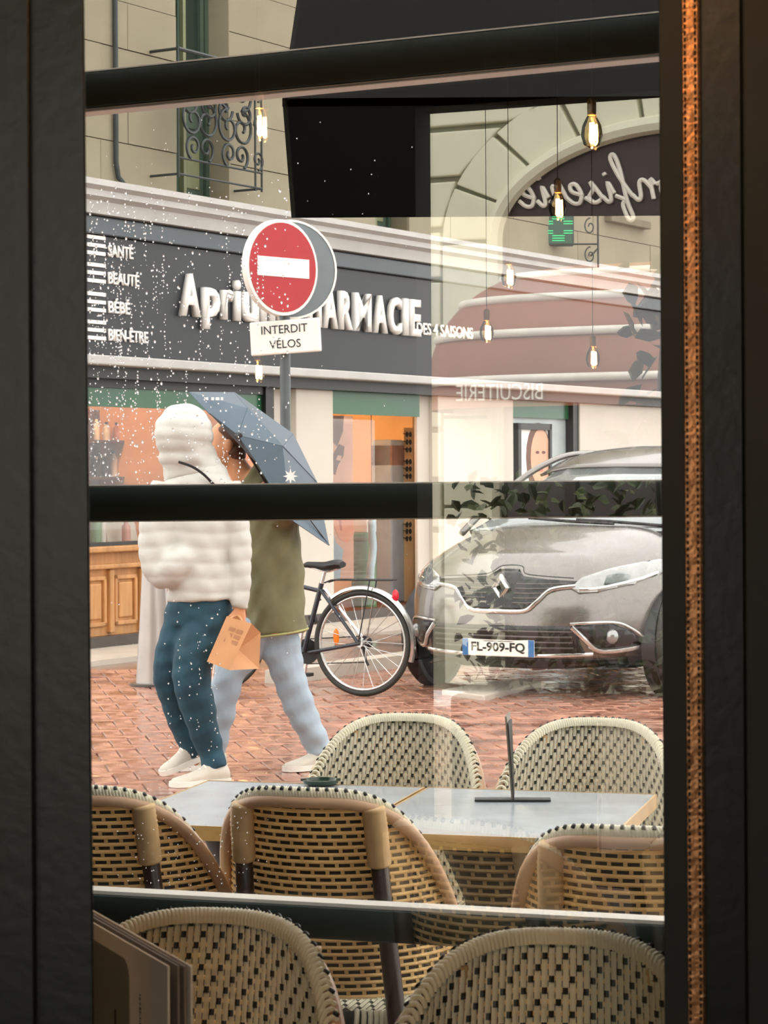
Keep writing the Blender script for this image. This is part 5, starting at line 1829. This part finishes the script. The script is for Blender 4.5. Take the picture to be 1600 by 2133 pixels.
MB().rings([gh_ring(*g_) for g_ in gy]).build('windscreen', m_cgl, car, smooth='all')
ry = [(1.95, 1.52, 0.64), (2.15, 1.585, 0.62), (2.4, 1.625, 0.61), (2.8, 1.65, 0.61), (3.3, 1.63, 0.61), (3.8, 1.56, 0.60), (4.1, 1.40, 0.62), (4.25, 1.1, 0.7)]
roof = MB().rings([gh_ring(y, z, w_) for y, z, w_ in ry]).build('roof_and_side_windows', m_cgl, car, smooth='all')
rf = MB()
NXR = 12
grid = []
for y, z, w_ in [(1.9, 1.50, 0.655)] + ry[:6]:
    grid.append([Vector((w_ * 1.0 * (i / NXR * 2 - 1), y + 0.12 * ((i / NXR * 2 - 1) * w_ / 0.8) ** 2, z + 0.012 - 0.06 * abs(i / NXR * 2 - 1) ** 4)) for i in range(NXR + 1)])
vs = [p for r_ in grid for p in r_]
fs_ = [(r_ * (NXR + 1) + i, r_ * (NXR + 1) + i + 1, (r_ + 1) * (NXR + 1) + i + 1, (r_ + 1) * (NXR + 1) + i) for r_ in range(len(grid) - 1) for i in range(NXR)]
o = MB().add(vs, fs_).build('roof_panel', m_paint, car, smooth='all')
sdm = o.modifiers.new('thick', 'SOLIDIFY')
sdm.thickness = 0.02
for s in (-1, 1):
    MB().tube(catmull([(s * 0.83, 1.08, 1.04), (s * 0.79, 1.4, 1.22), (s * 0.72, 1.75, 1.40), (s * 0.66, 2.05, 1.52), (s * 0.635, 2.5, 1.60), (s * 0.63, 3.3, 1.605)], 5), 0.024, 8).build('roof_pillar', m_paint, car, smooth='all')
    # wheels
    for yy in (0.78, 3.62):
        M = Matrix.Translation((s * 0.812, yy, 0.36)) @ Matrix.Rotation(s * math.pi / 2, 4, 'Y')
        arch = MB().lathe([(0.375, 0.02), (0.375, 0.115), (0.36, 0.118), (0.0, 0.11)], 32, M)
        arch.build('wheel_arch', m_cblk, car, smooth=True)
        ty = MB().lathe([(0.25, 0.02), (0.34, 0.02), (0.36, 0.05), (0.36, 0.13), (0.345, 0.15), (0.27, 0.155), (0.25, 0.14)], 40, M).build('tyre', m_tyre, car, smooth=True)
        MB().lathe([(0.30, 0.10), (0.303, 0.155), (0.272, 0.164), (0.265, 0.12)], 40, M, caps=False).build('rim', m_alloy, ty, smooth=True)
        for k_ in range(5):
            a = k_ * 2 * math.pi / 5 + 0.2
            for da in (-0.16, 0.16):
                p0 = M @ Vector((0.05 * math.cos(a + da * 2), 0.05 * math.sin(a + da * 2), 0.152))
                p1 = M @ Vector((0.26 * math.cos(a + da), 0.26 * math.sin(a + da), 0.150))
                MB().tube([p0, p1], [(0.02, 0.014), (0.026, 0.012)], 6).build('spoke', m_alloy, ty, smooth=True)
        MB().lathe([(0.06, 0.13), (0.06, 0.158), (0.0, 0.162)], 16, M).build('hub_cap', m_chrome, ty, smooth=True)
    # door mirror
    MB().ball((s * 0.96, 1.52, 1.215), (0.10, 0.06, 0.07), 14, 10).build('door_mirror', m_paint, car, smooth=True)
    MB().tube([(s * 0.80, 1.5, 1.14), (s * 0.92, 1.52, 1.19)], 0.025, 8).build('mirror_arm', m_cblk, car, smooth=True)
wp = MB()
wp.tube([(0.35, 1.06, 1.115), (-0.02, 1.10, 1.13), (-0.34, 1.16, 1.15)], 0.012, 6)
wp.build('wiper', m_cblk, car, smooth=True)
MB().tube([(0.68, 1.18, 1.10), (0.3, 1.10, 1.13), (0.05, 1.11, 1.14)], 0.012, 6).build('wiper', m_cblk, car, smooth=True)
MB().ball((0.0, 2.02, 1.50), (0.10, 0.02, 0.035), 12, 8).build('inner_mirror', m_cblk, car, smooth=True)

# ------------------------------------------------------------------ street behind the cafe, seen as a reflection in the glass
VT = Vector((1, -0.5, 0)).normalized()
VN = Vector((0.5, 1, 0)).normalized()
VO = Vector((0, 15.5, 0))
CX_AX = mirror_dir(-VT)
CN_AX = mirror_dir(VN)
CO = mirror(VO)
CONF = frame(CX_AX, CN_AX, CO)
def vs_(px, py, d=0.0):
    """pixel of the reflection -> local (s, z) of the confectioner's front, d into the building"""
    p = PN(px, py, VN, VO.dot(VN) + d)
    return -(p - VO).dot(VT), p.z
m_conf = mat('pale_green_grey_render', lin(226, 226, 200), rough=0.8, var=0.05, scale=1.2)
m_confd = mat('dark_joint_render', lin(150, 150, 128), rough=0.85)  # darker render showing in the joints between the courses
m_tymp = mat('dark_brown_signboard', lin(58, 44, 40), rough=0.5, var=0.1)
m_awn = mat('brown_red_awning_canvas', lin(158, 100, 74), rough=0.8, var=0.1, scale=2)
m_pipe = mat('cream_piping', lin(244, 238, 224), rough=0.5)
cf = thing('confectioner_building', 'pale rendered shop front with a dark arched signboard, seen reflected in the glass', 'building', CONF)
ac, az = vs_(1410, 478)
al, _ = vs_(1040, 470)
arx = abs(ac - al)
_, atop = vs_(1395, 262)
arz = atop - az
MB().box(ac - 6, ac + 6, 0.06, 0.4, 0, 8.0).build('wall_body', m_confd, cf)
# courses of rendered blocks beside the arch, and arch stones around it
R2x, R2z = arx + 0.42, arz + 0.42
def arch_x(z, rx, rz):
    q = 1 - ((z - az) / rz) ** 2
    return rx * math.sqrt(q) if (z > az and q > 0) else (rx if z <= az else 0)
cz = []
zz = vs_(880, 376)[1]
ch_ = vs_(880, 272)[1] - zz
z_ = zz - 8 * ch_
while z_ < 7.5:
    zlo, zhi = z_ + 0.02, z_ + ch_ - 0.02
    for sgn in (-1, 1):
        xs_lo, xs_hi = (R2x if zlo <= az else arch_x(zlo, R2x, R2z)), (R2x if zhi <= az else arch_x(zhi, R2x, R2z))
        if zhi > az + R2z:
            xs_lo = xs_hi = 0.02
        if zlo < 0.05:
            z_ += 0
        q = [(ac + sgn * (xs_lo + 0.02), zlo), (ac + sgn * 5.8, zlo), (ac + sgn * 5.8, zhi), (ac + sgn * (xs_hi + 0.02), zhi)]
        if zlo > 0:
            MB().prism(q, 0.0, 0.07).build('rendered_course', m_conf, cf, bevel=0.01)
    z_ += ch_
nv = 9
for i in range(nv):
    a0, a1 = math.pi * i / nv + 0.012, math.pi * (i + 1) / nv - 0.012
    ring = [(ac + arx * math.cos(a0 + (a1 - a0) * t / 4) * 1.06, az + arz * math.sin(a0 + (a1 - a0) * t / 4) * 1.06) for t in range(5)]
    ring += [(ac + R2x * math.cos(a1 + (a0 - a1) * t / 4), az + R2z * math.sin(a1 + (a0 - a1) * t / 4)) for t in range(5)]
    MB().prism(ring, 0.0, 0.07).build('arch_stone', m_conf, cf, bevel=0.01)
for sgn in (-1, 1):
    z_ = 0.05
    while z_ < az - 0.05:
        zh = min(z_ + 0.6, az) - 0.02
        MB().box(ac + sgn * arx * 1.04, ac + sgn * R2x, 0.0, 0.07, z_, zh).build('jamb_stone', m_conf, cf, bevel=0.01)
        z_ += 0.6
arc = [Vector((ac + arx * 1.03 * math.cos(math.pi * i / 40), -0.0, az + arz * 1.03 * math.sin(math.pi * i / 40))) for i in range(41)]
MB().tube([Vector((arc[0].x, 0, 0.1))] + arc + [Vector((arc[-1].x, 0, 0.1))], 0.06, 8).build('arch_moulding', m_conf, cf, smooth=True)
sgn_ = [(ac + arx * math.cos(math.pi * i / 30), az + arz * math.sin(math.pi * i / 30)) for i in range(31)]
tym = MB().prism(sgn_ + [(ac - arx, 2.2), (ac + arx, 2.2)], 0.03, 0.05).build('arched_signboard', m_tymp, cf)
MB().box(ac - arx, ac + arx, 0.03, 0.05, 0.1, 2.2).build('shop_window', mat('dark_shop_window', lin(60, 44, 40), rough=0.2, var=0.2), cf)
for k_ in (-0.6, 0.0, 0.6):
    MB().box(ac + k_ * arx - 0.04, ac + k_ * arx + 0.04, -0.01, 0.03, 0.1, 2.3).build('window_post', m_tymp, cf)
MB().box(ac - 6, ac - arx * 1.1, -0.08, 0.06, 0.0, 0.9).build('plinth', m_conf, cf)
# script lettering 'Confiserie' drawn as strokes
GL = {'C': (0.80, [[(0.72, 0.86), (0.55, 1.0), (0.25, 0.85), (0.08, 0.45), (0.2, 0.08), (0.5, 0.0), (0.82, 0.2)]]),
      'o': (0.55, [[(0.32, 0.5), (0.12, 0.4), (0.08, 0.12), (0.28, 0.0), (0.45, 0.18), (0.38, 0.45), (0.28, 0.46), (0.55, 0.36)]]),
      'n': (0.62, [[(0.02, 0.36), (0.12, 0.48), (0.12, 0.0)], [(0.12, 0.26), (0.28, 0.48), (0.4, 0.42), (0.42, 0.1), (0.5, 0.0), (0.62, 0.14)]]),
      'f': (0.42, [[(0.0, 0.1), (0.25, 0.6), (0.38, 1.05), (0.28, 1.15), (0.2, 0.8), (0.16, 0.0), (0.08, -0.42), (0.2, -0.46), (0.28, -0.1), (0.2, 0.02), (0.42, 0.14)]]),
      'i': (0.32, [[(0.02, 0.2), (0.14, 0.48), (0.12, 0.08), (0.2, 0.0), (0.32, 0.14)], [(0.17, 0.66), (0.19, 0.72)]]),
      's': (0.44, [[(0.0, 0.1), (0.24, 0.52), (0.2, 0.34), (0.34, 0.14), (0.22, 0.0), (0.06, 0.06)], [(0.26, 0.0), (0.44, 0.14)]]),
      'e': (0.46, [[(0.04, 0.2), (0.3, 0.3), (0.32, 0.46), (0.18, 0.48), (0.08, 0.24), (0.16, 0.02), (0.32, 0.02), (0.46, 0.16)]]),
      'r': (0.44, [[(0.0, 0.14), (0.14, 0.54), (0.2, 0.44), (0.32, 0.46), (0.28, 0.1), (0.34, 0.0), (0.44, 0.12)]])}
word = 'Confiserie'
tw = sum(GL[c][0] for c in word)
s_e, zbase = vs_(1085, 432, 0.02)        # end of the word (left in the reflection)
s_n, _ = vs_(1302, 410, 0.02)            # 'f' reference
unit = abs(s_e - s_n) / (sum(GL[c][0] for c in 'iserie') + 0.2)
x0 = s_e - tw * unit
for c in word:
    adv_, strokes = GL[c]
    lm = MB()
    for stz in strokes:
        pts = catmull([(x0 + (u_ + 0.18 * v_) * unit, 0.015, zbase + v_ * unit * 0.95) for u_, v_ in stz], 5)
        lm.tube(pts, 0.015, 6)
    lm.build('letter', m_pipe, tym, smooth=True)
    x0 += adv_ * unit
# bulging awning with piping and shop name
aw = thing('shop_awning', 'brown red rounded awning with cream piping on the reflected confectioner front', 'awning', CONF)
sL, zA0 = vs_(868, 828, -1.1)
sL += 0.27
_, zA1 = vs_(1050, 556, -0.3)
zA0 = vs_(900, 850, -0.9)[1]
sR = sL - 5.0
def aw_pt(s01, t):
    """s01: 0 at the rounded end .. 1, t: 0 bottom .. 1 top"""
    out = 1.15 * math.cos(t * math.pi / 2) ** 0.8 + 0.02
    endr = 1.15 * math.cos(t * math.pi / 2) ** 0.7
    z_ = zA0 + 0.16 + (zA1 - zA0 - 0.16) * math.sin(t * math.pi / 2)
    if s01 < 0.5:
        a = s01 / 0.5 * math.pi / 2
        s_ = sL - 1.15 + endr * math.cos(a)
        return Vector((s_, -out * math.sin(a) ** 0.8, z_))
    f = (s01 - 0.5) / 0.5
    return Vector((sL - 1.15 - f * 3.4, -out, z_))
def rr_(i, n):
    return i / n
NA_, NT_ = 28, 4
TT = [0.0, 0.24, 0.46, 0.68, 0.93]
for b_ in range(4):
    mbp = MB()
    sub = 4
    vs = []
    for k_ in range(sub + 1):
        t = TT[b_] + (TT[b_ + 1] - TT[b_]) * k_ / sub
        vs += [aw_pt(i / NA_, t) for i in range(NA_ + 1)]
    fs_ = [(k_ * (NA_ + 1) + i, k_ * (NA_ + 1) + i + 1, (k_ + 1) * (NA_ + 1) + i + 1, (k_ + 1) * (NA_ + 1) + i) for k_ in range(sub) for i in range(NA_)]
    o = mbp.add(vs, fs_).build('canvas_band', m_awn, aw, smooth='all')
    sdm = o.modifiers.new('thick', 'SOLIDIFY')
    sdm.thickness = 0.01
    MB().tube([aw_pt(i / NA_, TT[b_]) + Vector((0, -0.01, 0)) for i in range(NA_ + 1)], 0.028, 6).build('piping', m_pipe, aw, smooth='all')
vb = [aw_pt(i / NA_, 0) for i in range(NA_ + 1)]
vs = vb + [p - Vector((0, 0, 0.17)) for p in vb]
val = MB().add(vs, [(i, i + 1, i + NA_ + 2, i + NA_ + 1) for i in range(NA_)]).build('valance', m_awn, aw)
sdm = val.modifiers.new('thick', 'SOLIDIFY')
sdm.thickness = 0.01
bs0 = vs_(1135, 800, -1.15)[0]
bs1 = vs_(955, 800, -1.15)[0]
yv = aw_pt(0.75, 0).y
put_text('lettering', 'BISCUITERIE', m_pipe, val, Matrix.Translation((bs0, yv - 0.012, zA0 + 0.03)) @ TXT, 0.004, bs1 - bs0, 0.10)

# hedge in a planter outside the rear door, seen in the reflection
hp_ = mirror(P(1245, 1035, 9.3))
hg = thing('planter_hedge', 'dark leafy hedge in a long planter, seen reflected across the middle rail', 'hedge', frame(CX_AX, CN_AX, (hp_.x, hp_.y, 0)))
m_leaf = mat('dark_green_leaf', lin(44, 66, 36), rough=0.4, var=0.4, scale=8, color2=lin(96, 110, 48))
MB().box(-0.6, 0.6, -0.16, 0.16, 0, 0.55).build('planter', m_castb, hg, bevel=0.02)
rl = random.Random(9)
lf = MB()
def leafq(c, r_, L_):
    M = Matrix.Translation(c) @ Matrix.Rotation(rl.uniform(0, 6.28), 4, 'Z') @ Matrix.Rotation(rl.uniform(-1.2, 1.2), 4, 'X') @ Matrix.Rotation(rl.uniform(-1, 1), 4, 'Y')
    pts = [(0, 0, 0), (r_, L_ * 0.35, 0.006), (r_ * 0.7, L_ * 0.75, 0.004), (0, L_, -0.004), (-r_ * 0.7, L_ * 0.75, 0.004), (-r_, L_ * 0.35, 0.006)]
    lf.add([M @ Vector(p) for p in pts], [(0, 1, 2, 3), (0, 3, 4, 5)])
for i in range(1100):
    leafq(Vector((rl.uniform(-0.58, 0.58), rl.uniform(-0.2, 0.2), rl.uniform(0.5, 1.46))), rl.uniform(0.014, 0.028), rl.uniform(0.05, 0.09))
lf.build('foliage', m_leaf, hg, kind='stuff')
bp_ = mirror(P(1385, 760, 7.2))
bt = thing('potted_climber', 'leafy climbing plant in a pot by the rear door, reflected at the right edge', 'plant', Matrix.Translation((bp_.x, bp_.y, 0)))
MB().lathe([(0.10, 0), (0.14, 0.28), (0.13, 0.28), (0.11, 0.24), (0.0, 0.24)], 20).build('pot', m_castb, bt, smooth=True)
MB().tube(catmull([(0, 0, 0.2), (0.03, 0.02, 0.9), (-0.03, 0.0, 1.5), (0.02, 0.0, 2.1)], 5), 0.012, 6).build('stem', m_leg, bt, smooth=True)
lf = MB()
for i in range(90):
    leafq(Vector((rl.gauss(0, 0.07), rl.gauss(0, 0.07), rl.uniform(1.5, 2.12))), rl.uniform(0.025, 0.042), rl.uniform(0.07, 0.11))
lf.build('leaves', m_leaf, bt, kind='stuff')

# ------------------------------------------------------------------ pendant filament bulbs of the cafe (they mirror in the window)
m_fil = mat('glowing_filament', (1, 0.6, 0.25), emit=(1.0, 0.55, 0.2), estr=110.0)
m_bulb = pane_mat('amber_bulb_glass', 0.06, (1.0, 0.86, 0.62))
BULBS = [((1233, 277), 4.9, 'filament pendant bulb nearest the window arch reflection, the highest bright one'), ((1162, 432), 5.9, 'filament pendant bulb glowing over the reflected script lettering'),
         ((1060, 577), 7.0, 'filament pendant bulb glowing at the top of the reflected awning'), ((1014, 692), 7.4, 'filament pendant bulb glowing beside the small shop lettering'),
         ((1235, 746), 7.45, 'filament pendant bulb glowing low on the right of the reflected awning'), ((541, 262), 5.0, 'filament pendant bulb glowing over the iron balcony scrolls'),
         ((536, 775), 7.4, 'small filament pendant bulb glowing just above the blue umbrella')]
proto = None
for i, ((px, py), Yv, lab) in enumerate(BULBS):
    p = mirror(P(px, py, Yv))
    M = Matrix.Translation(p)
    if proto is None:
        t = thing('pendant_bulb', lab, 'lamp', M, 'filament bulbs hanging in the cafe')
        MB().lathe([(0.008, 0.04), (0.012, 0.033), (0.021, 0.015), (0.024, -0.005), (0.018, -0.026), (0.0, -0.034)], 14).build('bulb_glass', m_bulb, t, smooth=True)
        fm = MB()
        fm.tube([(-0.003, 0, 0.022), (-0.0045, 0, -0.018), (0.0, 0, -0.022), (0.0045, 0, -0.018), (0.003, 0, 0.022)], 0.0026, 5)
        fm.build('filament', m_fil, t)
        MB().lathe([(0.009, 0.038), (0.010, 0.044), (0.010, 0.07), (0.004, 0.076)], 12).build('socket', m_brass, t, smooth=True)
        MB().tube([(0, 0, 0.07), (0, 0, 3.2 - p.z)], 0.0013, 5).build('cord', m_strap, t)
        proto = t
        z0p = p.z
    else:
        t = copy_tree(proto)
        t.matrix_world = M
        t['label'] = lab
        for ch in KIDS(t):
            if ch.name.startswith('cord'):
                ch.scale = (1, 1, (3.2 - p.z) / (3.2 - z0p))
                ch.location = (0, 0, 0.07 - 0.07 * ch.scale[2])

# ------------------------------------------------------------------ rain on the outer pane
rd = random.Random(21)
dm = MB()
def drop(px, py, r, st=1.0):
    t_, z_ = wl(px, py, 0.014)
    n = 7
    o = 0.0145
    rings = []
    for rr__, hh__ in ((1.0, 0.0), (0.86, 0.42), (0.5, 0.72), (0.12, 0.85)):
        rings.append([Vector((t_ + r * rr__ * math.cos(2 * math.pi * j / n), o + r * hh__, z_ + st * r * rr__ * math.sin(2 * math.pi * j / n))) for j in range(n)])
    dm.rings(rings)
PXM = 3.45 / FPX
for i in range(1050):
    x = 186 + 420 * rd.random() ** 1.6
    y = rd.uniform(388, 1008)
    if x > 330 and rd.random() < 0.35:
        continue
    drop(x, y, rd.choice((0.9, 1.2, 1.2, 1.6, 2.0, 2.6)) * PXM, rd.uniform(1, 1.7))
for c in range(62):                     # trickles
    x = 186 + 400 * rd.random() ** 1.4
    y = rd.uniform(400, 900)
    for k_ in range(rd.randint(4, 11)):
        y += rd.uniform(5, 14)
        if y < 1005:
            drop(x + rd.uniform(-2, 2), y, rd.uniform(0.8, 2.2) * PXM, rd.uniform(1, 1.8))
for i in range(95):
    x = rd.choice((352, 372, 395, 412, 425, 440, 452)) + rd.gauss(0, 3)
    drop(x, rd.uniform(1250, 1610), rd.uniform(0.7, 1.9) * PXM, rd.uniform(1, 1.8))
for i in range(150):
    drop(rd.uniform(215, 560), rd.uniform(1630, 1850), rd.uniform(0.6, 1.5) * PXM)
for i in range(110):
    drop(rd.uniform(200, 880), rd.choice((rd.uniform(450, 1000), rd.uniform(1090, 1600), rd.uniform(240, 450))), rd.uniform(0.6, 1.4) * PXM, rd.uniform(1, 1.5))
ro = dm.build('raindrops', water_mat(), smooth='all')
ro.matrix_world = WIN
tag(ro, 'clear raindrops and trickles clinging to the outside of the window glass', 'raindrops', kind='stuff')

# added unseen fill light above the camera's right shoulder, bulb shaped, brightening the copper strip
m_fil2 = mat('fill_light_glow', (1, 0.6, 0.25), emit=(1.0, 0.62, 0.33), estr=420.0)
pl_ = thing('strip_fill_light', 'added out of view fill light brightening the copper trimmed post', 'lamp', Matrix.Translation((0.30, 1.05, 2.45)))
MB().lathe([(0.012, 0.055), (0.03, 0.03), (0.045, 0.0), (0.035, -0.04), (0.0, -0.055)], 16).build('bulb_glass', m_bulb, pl_, smooth=True)
MB().tube([(-0.01, 0, 0.03), (-0.012, 0, -0.03), (0.0, 0, -0.038), (0.012, 0, -0.03), (0.01, 0, 0.03)], 0.005, 5).build('filament', m_fil2, pl_)
MB().lathe([(0.016, 0.05), (0.018, 0.06), (0.018, 0.1), (0.006, 0.11)], 12).build('socket', m_brass, pl_, smooth=True)
MB().tube([(0, 0, 0.1), (0, 0, 0.75)], 0.003, 5).build('cord', m_strap, pl_)
